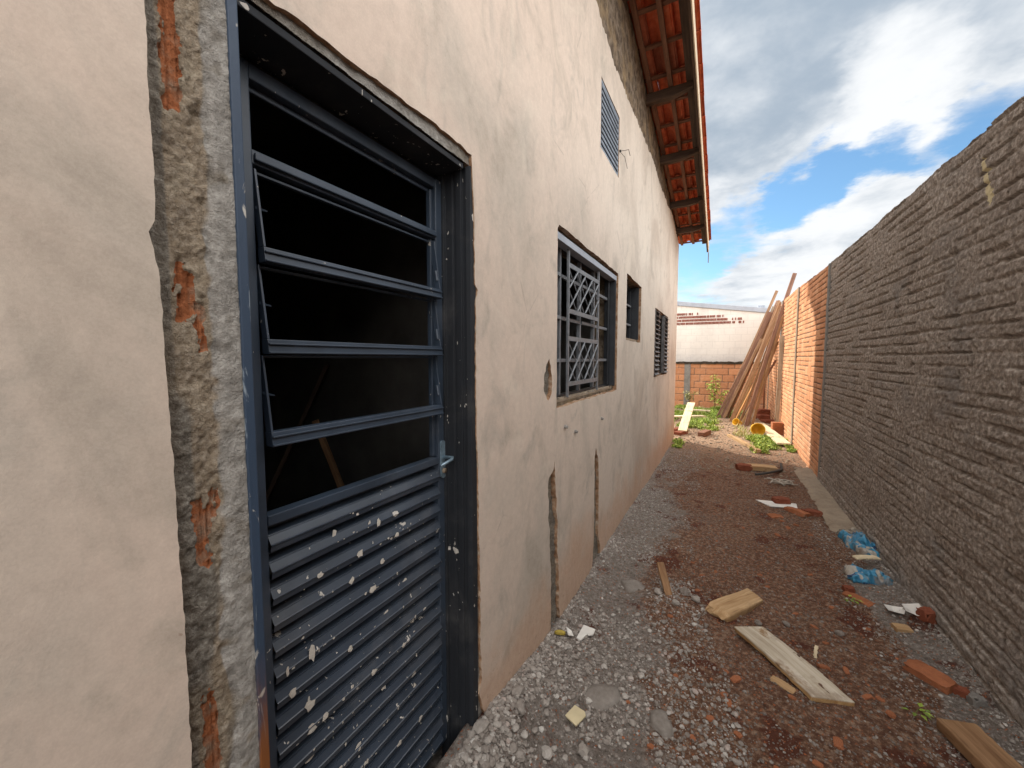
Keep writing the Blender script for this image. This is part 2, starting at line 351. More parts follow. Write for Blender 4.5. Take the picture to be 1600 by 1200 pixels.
def m_white():
    t = MT('grimy_white_wall', .9, .15); n = t.noise(1.3, 6, .65, .4, t.vec(1, 1, .6)); n2 = t.noise(9, 6, .7)
    c = t.mix(t.math('MULTIPLY', t.ss(n, .45, .72), .5), (.70, .665, .61), (.50, .47, .43)); c = t.mix(t.math('MULTIPLY', t.ss(n2, .56, .75), .4), c, (.42, .39, .36))
    br = t.N.new('ShaderNodeTexBrick'); v = t.vec(1, 1, 1, rot=(math.radians(-90), 0, 0)); t.L.new(v, br.inputs['Vector']); br.inputs['Scale'].default_value = 1
    br.inputs['Brick Width'].default_value = .3; br.inputs['Row Height'].default_value = .2; br.inputs['Mortar Size'].default_value = .008
    c = t.mix(t.math('MULTIPLY', br.outputs['Fac'], .22), c, (.35, .32, .30)); z = t.axis(2)
    low = t.math('MULTIPLY', t.ss(t.math('ADD', z, t.math('MULTIPLY', n2, .5)), 1.95, 1.55), .55); c = t.mix(low, c, (.40, .385, .37))
    t.col(c); t.bump(n2, .5, .01); t.bump(br.outputs['Fac'], -.3, .006); return t.m
def m_tile():
    t = MT('clay_roof_tile', .85, .2); n = t.noise(8, 6, .6); t.col(t.ramp(n, [(.3, (.50, .10, .048)), (.55, (.74, .18, .08)), (.75, (.80, .32, .18))])); oi = t.N.new('ShaderNodeObjectInfo'); t.col(t.mix(t.math('MULTIPLY', t.math('MULTIPLY', oi.outputs['Random'], oi.outputs['Random']), .75), t.p.inputs['Base Color'].links[0].from_socket, t.ramp(t.noise(5, 5, .65), [(.35, (.14, .04, .03)), (.65, (.40, .16, .10))]))); t.bump(t.noise(70, 4, .6), .3, .003); return t.m
def m_leaf(name, a, b):
    t = MT(name, .6, .3); t.col(t.ramp(t.attr('tone'), [(0, a), (1, b)])); t.set('Transmission Weight', 0.0); t.set('Subsurface Weight', 0.0); return t.m
M = dict(spatter=simple('dried_plaster_spatter', (.56, .52, .46), .9, .15, .15, 60, .3), plaster=m_plaster(), pedge=m_plaster_edge(), mortar=m_mortar(), render=m_mortar('rough_brown_render', (.12, .092, .068), (.30, .245, .19), False),
         paint=m_paint(), slat=m_paint('spattered_slat_paint', (.029, .039, .056), 1.2, .36), jamb=m_paint('dark_jamb_paint', (.007, .009, .013), 1.2, .80), smear=m_smeared(),
         roughcast=m_roughcast(), brickwall=m_brickwall(), concrete=m_concrete(), ground=m_ground(), stone=m_stone(), tile=m_tile(),
         palecon=m_concrete('pale_dusty_concrete', (.19, .145, .105), (.35, .285, .215)),
         cement=m_concrete('spilled_cement', (.15, .130, .112), (.29, .262, .235)),
         brick=m_brick(), redbrick=m_brick('dark_red_brick', (.24, .075, .042)),
         oldwood=m_wood('weathered_grey_wood', (.24, .185, .125), (.46, .40, .32), .5), brownwood=m_wood('brown_wood', (.15, .075, .035), (.34, .20, .105)),
         darkwood=m_wood('dark_roof_timber', (.050, .032, .024), (.125, .080, .055)), midwood=m_wood('reddish_rafter_wood', (.14, .062, .038), (.27, .14, .09)),
         palewood=m_wood('pale_new_plank', (.50, .40, .25), (.76, .66, .47), .2), honeywood=m_wood('honey_wood', (.30, .17, .075), (.52, .36, .20)),
         polewood=m_wood('pole_wood', (.24, .135, .075), (.45, .29, .18)), orangewood=m_wood('orange_plank_wood', (.33, .145, .045), (.56, .29, .11)), purplewood=m_wood('dark_purple_pole_wood', (.16, .085, .062), (.32, .19, .135)),
         steel=simple('scratched_steel', (.24, .33, .40), .38, .6, .4, 30, .1, .5), whitep=simple('white_ceramic', (.66, .64, .60), .6, .4, .12, 15, .3),
         card=simple('yellowed_board', (.55, .47, .30), .8, .2, .15, 9, .3), white=m_white(),
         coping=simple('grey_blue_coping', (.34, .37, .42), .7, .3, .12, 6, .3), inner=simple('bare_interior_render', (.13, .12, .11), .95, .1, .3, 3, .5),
         grille=simple('grey_grille_paint', (.16, .17, .185), .5, .4, .25, 30, .3), winframe=simple('dark_window_paint', (.018, .021, .026), .45, .5, .4, 14, .2),
         shutter=simple('grey_shutter_metal', (.13, .125, .125), .5, .4, .35, 20, .2), ventm=simple('pale_vent_metal', (.17, .20, .24), .45, .5, .25, 9, .2),
         yellow=simple('yellow_plastic', (.72, .44, .03), .5, .4, .25, 7, .2), barge=simple('pale_barge_edge', (.60, .50, .36), .8, .2, .2, 9, .3),
         cap=simple('mossy_black_cap', (.045, .035, .026), .95, .1, .5, 6, .8), leafd=m_leaf('weed_leaves', (.10, .17, .025), (.36, .46, .07)), leafy=m_leaf('yellow_green_leaves', (.28, .40, .06), (.58, .68, .18)),
         dryleaf=m_leaf('dry_pale_leaves', (.35, .38, .14), (.60, .55, .28)), stem=simple('plant_stem', (.16, .14, .06), .8, .2), darkred=simple('dark_red_holes', (.22, .06, .038), .9, .1, .4, 20, .2),
         peel=simple('yellow_fruit_peel', (.36, .27, .05), .7, .3, .4, 25, .3), hose=simple('dark_rubber_hose', (.06, .055, .05), .7, .3), rag=simple('pale_dirty_cloth', (.36, .32, .27), .9, .1, .4, 20, .5))

# ================================================================ GROUND
def ground_h(x, y):
    x = np.asarray(x, float); y = np.asarray(y, float)
    h = .030*fbm(x*1.5, y*1.2, 4) + .012*fbm(x*5, y*5, 3, 3) + .007*fbm(x*17, y*17, 3, 9)
    h = h*sstep(-.9, -.7, x)*(1-.6*sstep(1.0, 1.2, x))
    h = h + .095*sstep(-.42, -.72, x)*sstep(2.0, 1.15, y)*sstep(-.9, -.4, y+.3) + .035*sstep(-.5, -.74, x)*sstep(6, 2.5, y)
    h = h + .05*np.exp(-((x+.25)**2/.03+(y-2.42)**2/.03)) + .02*sstep(.8, 1.07, x)*sstep(4.5, 2.0, y) + .045*sstep(.93, 1.04, x+.05*fbm(y*4, x*4, 3, 7))*sstep(4.2, 2.8, y)*(.7+fbm(x*12, y*12, 3, 2)) + .04*sstep(7.5, 10, y)*(.5+fbm(x*2, y*2, 3, 4))
    return np.where(x < -.80, np.where(y < 7.4, -.05, h), h)
def build_ground():
    def coords(segs):
        out = []
        for a, b, n in segs: out += list(np.linspace(a, b, n, endpoint=False))
        return np.array(out+[segs[-1][1]])
    xs = coords([(-400, -40, 6), (-40, -4, 9), (-4, -.9, 12), (-.9, 1.2, 210), (1.2, 6, 10), (6, 40, 8), (40, 400, 6)])
    ys = coords([(-400, -30, 6), (-30, -2, 10), (-2, .6, 20), (.6, 3.5, 290), (3.5, 7.5, 220), (7.5, 14, 130), (14, 60, 12), (60, 600, 8)])
    X, Y = np.meshgrid(xs, ys, indexing='ij'); Z = ground_h(X, Y)
    far = (X < -.9) & (Y < 7.4); Z[far] = -.05
    Z[(X > 1.3) | (Y > 15) | (Y < -2)] = -.02
    rub = np.clip(sstep(-.02, -.75, X-.30*sstep(2.6, 1.2, Y)+.14*sstep(3, 6, Y)+.24*fbm(X*3, Y*2.2, 4, 17)), 0, 1)*1.0*sstep(7.6, 4.5, Y)+.0
    rub = np.maximum(rub, .95*sstep(.70, 1.0, X+.15*fbm(X*3, Y*3, 3, 5))*sstep(5.0, 3.2, Y))
    dry = sstep(5.6, 8.2, Y)
    me = np_mesh('ground', np.stack([X, Y, Z], -1).reshape(-1, 3), grid_faces(len(xs), len(ys)), True, None, dict(rubble=rub.ravel(), dry=dry.ravel()))
    tag(link('ground', me, M['ground']), kind='structure')
build_ground()
GH = lambda x, y: float(ground_h(x, y))

# ================================================================ HOUSE
YC = 7.70                                   # far corner of the side wall
WX = -.76                                   # plaster face
zb = lambda y: 4.25-.168*(y-3.23)            # underside of the purlins along the wall
DOOR = dict(y0=.385, y1=1.155, z1=2.135)
W1 = (1.90, 3.20, 1.244, 2.150); W2 = (3.52, 4.19, 1.662, 2.215); W3 = (5.15, 6.40, 1.265, 2.115); VT = (2.65, 3.15, 2.90, 3.335)
house = tag(empty('house', (0, 0, 0)), 'unfinished cream plastered house with a blue-grey steel door and red clay tile eaves', 'house')

def jag(pts, step=.02, amp=.004, seed=1):
    out = []; r = random.Random(seed)
    for i in range(len(pts)):
        a, b = Vector(pts[i]), Vector(pts[(i+1) % len(pts)]); d = b-a; n = max(1, int(d.length/step)); nn = Vector((-d.y, d.x)).normalized()
        for k in range(n):
            p = a+d*(k/n)
            if k: p = p+nn*(r.uniform(-1, 1)*amp+amp*1.5*float(fbm(p.x*9+seed, p.y*9, 2)))
            out.append(p)
    return out
def inside(P, poly):
    x, y = P[:, 0], P[:, 1]; r = np.zeros(len(P), bool); n = len(poly); j = n-1
    for i in range(n):
        xi, yi = poly[i]; xj, yj = poly[j]
        if yi != yj: r ^= ((yi > y) != (yj > y)) & (x < (xj-xi)*(y-yi)/(yj-yi)+xi)
        j = i
    return r
def sheet(name, outer, holes, front, thick, mats, parent, extra=None, wob=None, faces_to=1, axis='x', back=False):
    """a flat layer in the (y,z) plane facing +x (axis 'x') with holes; its cut edges run back by `thick`"""
    V = []; E = []
    for poly in [outer]+holes:
        b = len(V); V += [Vector(p[:2]) for p in poly]; E += [(b+i, b+(i+1) % len(poly)) for i in range(len(poly))]
    if extra is not None:
        keep = inside(extra, [tuple(p) for p in outer])
        V += [Vector(p) for p in extra[keep]]
    vs, es, fs, _, _, _ = delaunay_2d_cdt(V, E, [], 0, 1e-5)
    P = np.array([tuple(v) for v in vs]); F = np.array([f for f in fs]); C = P[F].mean(1)
    ok = inside(C, [tuple(p) for p in outer])
    for h in holes: ok &= ~inside(C, [tuple(p) for p in h])
    F = F[ok]
    a = P[F[:, 1]]-P[F[:, 0]]; b2 = P[F[:, 2]]-P[F[:, 0]]; flip = (a[:, 0]*b2[:, 1]-a[:, 1]*b2[:, 0]) < 0; F[flip] = F[flip][:, ::-1]
    X = np.full(len(P), front) if wob is None else front+wob(P[:, 0], P[:, 1])
    cnt = {}
    for t in F.tolist():
        for i in range(3):
            e = (t[i], t[(i+1) % 3]); cnt[e] = 1
    bnd = [e for e in cnt if (e[1], e[0]) not in cnt]
    n = len(P); V3 = np.concatenate([np.column_stack([X, P[:, 0], P[:, 1]]), np.column_stack([X-thick, P[:, 0], P[:, 1]])])
    faces = [tuple(t) for t in F.tolist()]; mi = [0]*len(faces)
    for a_, b_ in bnd: faces.append((b_, a_, a_+n, b_+n)); mi.append(1)
    if back:
        faces += [(t[2]+n, t[1]+n, t[0]+n) for t in F.tolist()]; mi += [0]*len(F)
    me = bpy.data.meshes.new(name); me.from_pydata(V3.tolist(), [], faces); me.polygons.foreach_set('material_index', mi); me.update()
    o = link(name, me, mats, parent)
    me.polygons.foreach_set('use_smooth', [m == 0 for m in mi])
    e = me.attributes.new('sharp_edge', 'BOOLEAN', 'EDGE')
    bs = set(tuple(sorted(x)) for x in bnd)
    e.data.foreach_set('value', [tuple(sorted(ed.vertices)) in bs for ed in me.edges])
    return o
def rect(y0, y1, z0, z1): return [(y0, z0), (y1, z0), (y1, z1), (y0, z1)]

# --- masonry core
core_top = lambda y: zb(y)+.20
outerc = [(-3, -.3), (YC-.03, -.3), (YC-.03, core_top(YC)), (0, core_top(0)), (-3, core_top(0)-.5)]
sheet('masonry_wall', outerc, [rect(DOOR['y0']+.001, DOOR['y1']+.004, -.2999+.02, DOOR['z1']+.004), rect(*W1), rect(*W2), rect(W3[0]+.01, W3[1]-.01, W3[2]+.01, W3[3]-.01), rect(*VT)],
      WX-.034, .15, [M['render'], M['render']], house, back=True)
# --- plaster skin with ragged edges
dl = [(.281, -.28), (.281, .80), (.284, .963), (.283, 1.096), (.281, 1.161), (.281, 1.287), (.280, 1.40), (.278, 1.47), (.277, 1.549), (.276, 1.626), (.272, 1.654), (.267, 1.679), (.275, 1.697), (.277, 1.731), (.277, 1.84), (.2755, 1.86), (.277, 1.923), (.278, 2.02), (.285, 2.30)]
dt = [(.36, 2.33), (.40, 2.18), (.425, 2.150), (.472, 2.150), (.537, 2.160), (.628, 2.158), (.740, 2.164), (.881, 2.170), (1.063, 2.174), (1.124, 2.168)]
dr = [(1.138, 1.989), (1.141, 1.745), (1.158, 1.728), (1.146, 1.69), (1.143, 1.40), (1.152, 1.032), (1.161, .694), (1.163, .447), (1.170, .291), (1.150, .245), (1.180, .153), (1.205, .08), (1.20, -.28)]
hole_door = jag(dl, .012, .0012, 3)[:-1][:-0 or None]
def openjag(pts, step, amp, seed):      # jag an open run
    q = jag(pts, step, amp, seed); last = max(i for i, p in enumerate(q) if (Vector(p)-Vector(pts[-1])).length < 1e-6); return q[:last+1]
hole_door = openjag(dl, .012, .0012, 3)+openjag(dt, .02, .003, 4)+openjag(dr, .015, .0025, 5)
ck1 = jag([(1.875, .96), (1.865, .91), (1.80, .88), (1.79, .80), (1.805, .74), (1.80, .66), (1.822, .60), (1.825, .50), (1.84, .35), (1.845, .13), (1.83, -.05), (1.99, -.06), (1.955, .13), (1.95, .30), (1.925, .45), (1.93, .60), (1.905, .68), (1.915, .74), (1.895, .80), (1.885, .88)], .018, .005, 6)
ck2 = jag([(2.64, .87), (2.61, .79), (2.615, .60), (2.62, .42), (2.615, .25), (2.60, .12), (2.58, .0), (2.80, .01), (2.79, .08), (2.73, .20), (2.725, .42), (2.72, .62), (2.70, .78), (2.66, .82)], .018, .004, 8)
hl = jag([(1.80, 1.49), (1.765, 1.46), (1.735, 1.40), (1.735, 1.33), (1.79, 1.28), (1.83, 1.31), (1.835, 1.40), (1.82, 1.45)], .015, .005, 9)
w1h = jag([(W1[0], W1[2]-.014), (W1[1]+.003, W1[2]-.012), (W1[1]+.006, W1[3]), (W1[1]-.01, W1[3]+.018), (2.5, W1[3]+.022), (W1[0]+.02, W1[3]+.024), (W1[0]-.004, W1[3])], .04, .0035, 10)
w2h = jag([(W2[0], W2[2]-.010), (W2[1]+.01, W2[2]-.010), (W2[1]+.014, W2[3]+.004), (W2[0], W2[3]+.016)], .04, .003, 11)
w3h = jag(rect(W3[0]-.004, W3[1]+.004, W3[2]-.01, W3[3]+.004), .05, .002, 12)
vth = jag(rect(VT[0]-.005, VT[1]+.005, VT[2]-.008, VT[3]+.005), .05, .002, 13)
nib = jag([(2.17, 1.045), (2.20, 1.03), (2.215, 1.06), (2.19, 1.085)], .02, .002, 14); nib2 = jag([(2.73, 1.045), (2.775, 1.035), (2.78, 1.07), (2.74, 1.08)], .02, .002, 15)
top = [(YC, zb(YC)+.02), (6.55, zb(6.55)+.02), (6.1, 3.67), (5.2, 3.655), (4.9, 3.70), (4.0, 3.67), (3.5, 3.64), (3.0, 3.62), (2.5, 3.70), (1.6, 3.68), (-3, 3.72)]
outer = [Vector((-3, -.28)), Vector((YC, -.28))]+openjag(top, .03, .014, 20)
ex = np.column_stack([RNG.uniform(-2.9, YC-.05, 2600), RNG.uniform(-.2, 3.6, 2600)])
ex = np.concatenate([ex, np.column_stack([RNG.uniform(.0, 1.9, 1500), RNG.uniform(.0, 2.8, 1500)])])
hlist = [hole_door, ck1, ck2, hl, w1h, w2h, w3h, vth]
poly_pad = [[tuple(p) for p in h] for h in hlist]
pl = sheet('plaster', outer, hlist, WX, .0325, [M['plaster'], M['pedge']], house, ex, lambda y, z: .0016*fbm(y*1.6, z*1.1, 3))
# --- displaced masonry showing in the openings of the plaster
def masonry_patch(name, y0, y1, z0, z1, dy, base, hf, mats=None, parent=None):
    ys = np.arange(y0, y1+dy, dy); zs = np.arange(z0, z1+dy*1.4, dy*1.4); Y, Z = np.meshgrid(ys, zs, indexing='ij')
    r = hf(Y, Z); h = r[0]; br = r[1]; ww = r[2]
    return link(name, np_mesh(name, np.stack([base+h, Y, Z], -1).reshape(-1, 3), grid_faces(len(ys), len(zs)), True, None, dict(brick=br.ravel(), whitewash=ww.ravel(), sand=(r[3] if len(r) > 3 else .4*np.abs(fbm(Y*5, Z*5, 3))).ravel())), mats or M['mortar'], parent or house)
def hf_strip(Y, Z):
    n = fbm(Y*22, Z*16, 5, 2, .6); n2 = fbm(Y*70, Z*60, 3, 5, .6); h = .006*n+.0045*n2+.003*fbm(Y*150, Z*150, 2, 15)
    br = np.zeros_like(Y)
    for (a, b, c, d, sk) in [(.300, .326, 1.885, 2.30, .0), (.300, .316, 1.60, 1.635, 0), (.303, .330, 1.555, 1.640, .3), (.328, .347, 1.500, 1.575, .2), (.310, .336, 1.13, 1.250, .3), (.322, .350, 1.21, 1.258, -.6), (.308, .333, .60, .90, .1)]:
        e = .009*fbm(Y*70, Z*55, 4, 8, .65)
        yy = Y+sk*(Z-(c+d)/2)*.15
        br = np.maximum(br, sstep(-.42, -.28, fbm(Y*70, Z*28, 3, 91))*sstep(a-.001, a+.004, yy+e)*sstep(b+.001, b-.004, yy+e)*sstep(c-.006, c+.006, Z+e*2)*sstep(d+.006, d-.006, Z+e*2))
    groove = .0045*np.clip(np.sin(Y*2*math.pi/.0075), 0, 1)
    h = h*(1-br*.65)+br*(-.006-groove)
    # hollows where chunks fell out, and a smoother mortar coat next to the frame
    hol = sstep(.25, .6, fbm(Y*13+4, Z*9, 3, 12))*sstep(.300, .312, Y)*sstep(.362, .345, Y); h = h-.012*hol*(1-br)
    ww = sstep(.336, .358, Y+.014*fbm(Y*9, Z*7, 3, 21))*(.75+.5*fbm(Y*40, Z*40, 2)); coat = sstep(.350, .365, Y+.012*fbm(Y*9, Z*7, 3, 21))
    h = h*(1-.6*coat)+.008*coat
    side = sstep(.297, .285, Y); h = h*(1-.6*side)-.004*side
    sand = sstep(.288, .305, Y)*sstep(.365, .345, Y)*sstep(-.35, .15, fbm(Y*14, Z*3.2, 3, 71)+.15)
    return h, br, ww, sand
masonry_patch('exposed_masonry', .262, .392, -.1, 2.5, .0028, WX-.018, hf_strip)
def hf_plain(Y, Z):
    h = .004*fbm(Y*20, Z*20, 4, 3)+.002*fbm(Y*80, Z*80, 2, 3); return h, np.zeros_like(Y), .5+.6*fbm(Y*6, Z*6, 3)+np.zeros_like(Y)
masonry_patch('mortar_over_door', .394, 1.16, 2.137, 2.24, .005, WX-.012, hf_plain)
masonry_patch('mortar_beside_door', 1.156, 1.27, -.1, 2.136, .004, WX-.012, hf_plain)
def hf_chase(yc):
    def f(Y, Z):
        t = (Y-yc(Z))/.05; h = -.010-.016*np.clip(1-np.abs(t-.1), 0, 1)+.014*fbm(Y*24, Z*11, 4, 6)+.004*fbm(Y*90, Z*70, 2, 6)
        hol = sstep(.1, .35, fbm(Y*8, Z*14, 2, 33))*sstep(-.1, -.5, t); return h-.05*hol*sstep(.55, .7, Z), np.zeros_like(Y), .25+.5*fbm(Y*12, Z*8, 3)+0*Y
    return f
masonry_patch('plaster_chase', 1.76, 2.02, -.1, 1.0, .005, WX-.008, hf_chase(lambda z: 1.87+.03*(.5-z)))
masonry_patch('plaster_chase', 2.55, 2.83, -.08, .90, .006, WX-.008, hf_chase(lambda z: 2.68+0*z))
def hf_hole(Y, Z):
    h = -.02+.012*fbm(Y*26, Z*26, 4, 7); return h, sstep(.0, .3, fbm(Y*18, Z*9, 3, 41))*sstep(1.83, 1.79, Y), 0*Y
masonry_patch('plaster_hole', 1.71, 1.86, 1.26, 1.51, .005, WX, hf_hole)
def render_band():
    ys = np.arange(1.0, YC-.04, .022); t = np.linspace(0, 1, 46); Y, T = np.meshgrid(ys, t, indexing='ij')
    Z = 3.56+(zb(Y)+.17-3.56)*T; X = WX-.016+.010*fbm(Y*12, Z*12, 5, 4, .65)
    link('bare_render_band', np_mesh('bare_render_band', np.stack([X, Y, Z], -1).reshape(-1, 3), grid_faces(len(ys), 46), True), M['render'], house)
render_band()
# plugs left in the small holes under the window
for (y, z) in [(2.19, 1.06), (2.755, 1.06), (2.02, 1.115)]:
    MB().tube([(WX-.01, y, z), (WX+.018, y+.004, z-.004)], [.012, .008], 8).build('conduit_stub', M['concrete'], house)

# --- rooms behind: floor, ceiling and bare walls
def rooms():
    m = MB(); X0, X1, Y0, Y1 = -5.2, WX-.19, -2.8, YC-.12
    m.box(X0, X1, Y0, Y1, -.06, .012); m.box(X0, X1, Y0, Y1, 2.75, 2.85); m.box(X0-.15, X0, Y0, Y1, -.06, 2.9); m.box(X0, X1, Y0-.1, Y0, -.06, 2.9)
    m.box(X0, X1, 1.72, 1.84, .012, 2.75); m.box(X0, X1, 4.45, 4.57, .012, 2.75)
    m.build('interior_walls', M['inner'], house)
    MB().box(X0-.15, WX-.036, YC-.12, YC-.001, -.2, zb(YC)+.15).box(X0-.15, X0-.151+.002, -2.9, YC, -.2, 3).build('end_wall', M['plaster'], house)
rooms()

# --- roof
TOE = 8.15; RX = -.315
roof = MB()
slope = math.atan(.168)
zt = lambda y: zb(y)+.215                   # underside of the tile bed
roof.hexa([(-5.6, TOE-.1, zt(TOE-.1)+.02), (-.80, TOE-.1, zt(TOE-.1)+.02), (-.80, -.2, zt(-.2)+.02), (-5.6, -.2, zt(-.2)+.02), (-5.6, TOE-.1, zt(TOE-.1)+.06), (-.80, TOE-.1, zt(TOE-.1)+.06), (-.80, -.2, zt(-.2)+.06), (-5.6, -.2, zt(-.2)+.06)])
roof.hexa([(-5.6, -.2, zt(-.2)+.02), (-.80, -.2, zt(-.2)+.02), (-.80, -3.3, zt(-.2)-.55), (-5.6, -3.3, zt(-.2)-.55), (-5.6, -.2, zt(-.2)+.06), (-.80, -.2, zt(-.2)+.06), (-.80, -3.3, zt(-.2)-.51), (-5.6, -3.3, zt(-.2)-.51)])
roof = roof.build('roof', M['tile'], house)
def sloped(x0, x1, y0, y1, off0, off1):      # beam running down the slope
    p = []
    for o_ in (off0, off1):
        for (x, y) in ((x0, y0), (x1, y0), (x1, y1), (x0, y1)): p.append((x, y, zb(y)+o_))
    return p
def axis_obj(name, a, b, w_, t_, mat, parent, bevel=.004, upv=(0, 0, 1), bend=0, taper=1, seg=8, jit=.0):
    """a length of timber as its own object, local x along the grain"""
    a, b = Vector(a), Vector(b); d = b-a; L_ = d.length; d = d/L_; u = Vector(upv); y = u.cross(d).normalized(); z = d.cross(y)
    m = MB(); q = [(-1, -1), (1, -1), (1, 1), (-1, 1)]; r = random.Random(int(L_*9973)+int(abs(a.x)*911))
    for i in range(seg+1):
        t = i/seg; k = 1+(taper-1)*t; o_ = bend*math.sin(math.pi*t)
        m.v += [(t*L_, j0*w_/2*k+o_+r.uniform(-jit, jit), j1*t_/2*k+r.uniform(-jit, jit)) for j0, j1 in q]
    for i in range(seg):
        for k in range(4): m.f.append((i*4+k, i*4+(k+1) % 4, i*4+4+(k+1) % 4, i*4+4+k)[::-1]); m.m.append(0)
    m.f += [(0, 1, 2, 3), tuple(seg*4+k for k in range(4))[::-1]]; m.m += [0, 0]
    o = m.build(name, mat, None, bevel)
    o.matrix_world = Matrix(((d.x, y.x, z.x, a.x), (d.y, y.y, z.y, a.y), (d.z, y.z, z.z, a.z), (0, 0, 0, 1)))
    if parent: o.parent = parent
    return o
for y in (1.15, 2.2, 3.25, 4.36, 5.36, 6.46, 7.30):      # purlins poking through the gable, rounded on the underside of their ends
    m = MB(); n = 10; x0, x1 = WX-.05, RX-.02; z0 = zb(y)
    for i in range(n+1):
        t = i/n; x = x0+(x1-x0)*t; cut = .030+.045*max(0, (t-.55)/.45)**1.6+.006*float(fbm(x*9, y*3, 2))
        m.v += [(x, y-.035, z0+cut), (x, y+.035, z0+cut), (x, y+.035, z0+.125), (x, y-.035, z0+.125)]
    for i in range(n):
        for k in range(4): m.f.append((i*4+k, i*4+(k+1) % 4, i*4+4+(k+1) % 4, i*4+4+k)); m.m.append(0)
    m.f += [(3, 2, 1, 0), tuple(n*4+k for k in range(4))]; m.m += [0, 0]
    m.build('purlin', M['darkwood'], roof, .006)
for (xa, w_, mt) in ((-.735, .05, 'midwood'), (-.545, .05, 'midwood')):
    axis_obj('rafter', (xa, .0, zb(0)+.155), (xa, TOE-.14, zb(TOE-.14)+.155), w_*.8, .05, M[mt], roof, .003, seg=40, jit=.002)
axis_obj('rafter', (-.365, .0, zb(0)+.15), (-.365, TOE-.12, zb(TOE-.12)+.15), .07, .06, M['darkwood'], roof, .003, seg=40, jit=.001)
axis_obj('barge_board', (RX, .0, zb(0)+.10), (RX, TOE-.02, zb(TOE-.02)+.10), .022, .20, M['darkwood'], roof, .002, seg=30)
axis_obj('barge_trim', (RX+.0165, .0, zb(0)+.075), (RX+.0165, TOE-.0, zb(TOE)+.075), .010, .16, M['barge'], roof, .001, seg=30)
MB().box(RX+.012, RX+.024, TOE-.03, TOE-.0, zb(TOE)-.18, zb(TOE)-.006).build('hanging_lath', M['brownwood'], roof)
PITCH = .345
def tile_mesh():
    prof = [(0, .0), (.008, .018), (.018, .018), (.020, .004), (.075, .0), (.130, .004), (.132, .018), (.142, .020)]
    prof += [(.142+.036*(1-math.cos(a)), .020+.034*math.sin(a)) for a in [math.pi*k/7 for k in range(1, 8)]]
    ts = [0, .03, .06, .09, .5, .93, .97, 1]; n = len(prof); V = []; F = []; L_ = .41
    for k in (0, 1):
        for t in ts:
            lip = .006 if t < .05 else 0
            for (x, z) in prof: V.append((x, t*L_, z+(.012 if k else 0)+(-lip if not k else 0)+.018*(1-t)))
    R = len(ts)*n
    for j in range(len(ts)-1):
        for i in range(n-1):
            a = j*n+i; F += [(a, a+1, a+n+1, a+n)[::-1], (R+a, R+a+1, R+a+n+1, R+a+n)]
    for i in range(n-1): F += [(i, i+1, R+i+1, R+i), tuple(x+(len(ts)-1)*n for x in (i, R+i, R+i+1, i+1))]
    for j in range(len(ts)-1):
        a = j*n; F += [(a, a+n, R+a+n, R+a)[::-1], (a+n-1, a+2*n-1, R+a+2*n-1, R+a+n-1)]
    me = bpy.data.meshes.new('roof_tile'); me.from_pydata(V, [], F); me.update(); me.materials.append(M['tile']); return me
tm = tile_mesh(); rt = random.Random(3); rows = 22
for i in range(rows):
    yl = TOE-i*PITCH                                   # lower end of the tile
    yb = yl-.33; 
    bt = MB().bar((-.79, yl-.10 if i else yl-.10, zb(yl-.10)+.192), (RX-.03, yl-.10, zb(yl-.10)+.192), .045, .018, (0, 0, 1))
    bt.build('batten', M['midwood'], roof, .002)
    for j in range(3):
        x = -.872+j*.205+rt.uniform(-.003, .003)
        o = bpy.data.objects.new('roof_tile', tm); COL.objects.link(o)
        o.location = (x, yl+rt.uniform(-.008, .008), zb(yl)+.205+rt.uniform(-.002, .003)); o.rotation_euler = (slope+rt.uniform(-.01, .01), rt.uniform(-.02, .02), math.pi); o.location.x += .205
        o.rotation_euler = (slope, rt.uniform(-.02, .02), math.pi+rt.uniform(-.01, .01)); o.parent = roof

# --- door
frame = MB(); FX = WX-.005
frame.box(FX-.135, FX, .392, .409, -.06, 2.134, 0)                          # near jamb
frame.box(FX-.135, FX-.012, .411, 1.100, 2.116, 2.133, 1)                   # head
# far jamb: a rebated steel profile
prof = [(FX, 1.153), (FX, 1.122), (FX-.018, 1.118), (FX-.020, 1.124), (FX-.034, 1.124), (FX-.036, 1.116), (FX-.058, 1.116), (FX-.060, 1.121), (FX-.070, 1.121), (FX-.072, 1.116), (FX-.100, 1.116), (FX-.102, 1.104), (FX-.135, 1.104), (FX-.135, 1.153)]
n = len(prof); b = len(frame.v)
for z in (-.06, 2.134):
    for p in prof: frame.v.append((p[0], p[1], z))
for i in range(n): frame.f.append((b+i, b+(i+1) % n, b+n+(i+1) % n, b+n+i)[::-1]); frame.m.append(1)
frame.f += [tuple(b+i for i in range(n)), tuple(b+n+i for i in range(n))[::-1]]; frame.m += [1, 1]
frame.build('door_frame', [M['smear'], M['jamb']], house, .002)
LX = -.875                                                                  # leaf face
door = MB(); dy0, dy1 = .410, 1.113
door.box(LX-.035, LX, dy0, .484, .055, 2.098); door.box(LX-.035, LX, 1.074, dy1, .055, 2.098)
door.box(LX-.033, LX-.001, .484, 1.074, 2.066, 2.098); door.box(LX-.033, LX-.001, .484, 1.074, .055, .10)
door.box(LX-.030, LX-.002, .484, 1.074, 1.896, 1.926); door.box(LX+.0, LX+.008, .486, 1.072, 1.902, 1.918)
door.box(LX-.030, LX+.002, .484, 1.074, 1.118, 1.142)
door.box(LX-.030, LX-.022, .484, 1.074, 2.052, 2.0655); door.box(LX-.03, LX-.012, 1.060, 1.0735, 1.145, 2.06)
door = door.build('door', M['paint'], house, .0025)
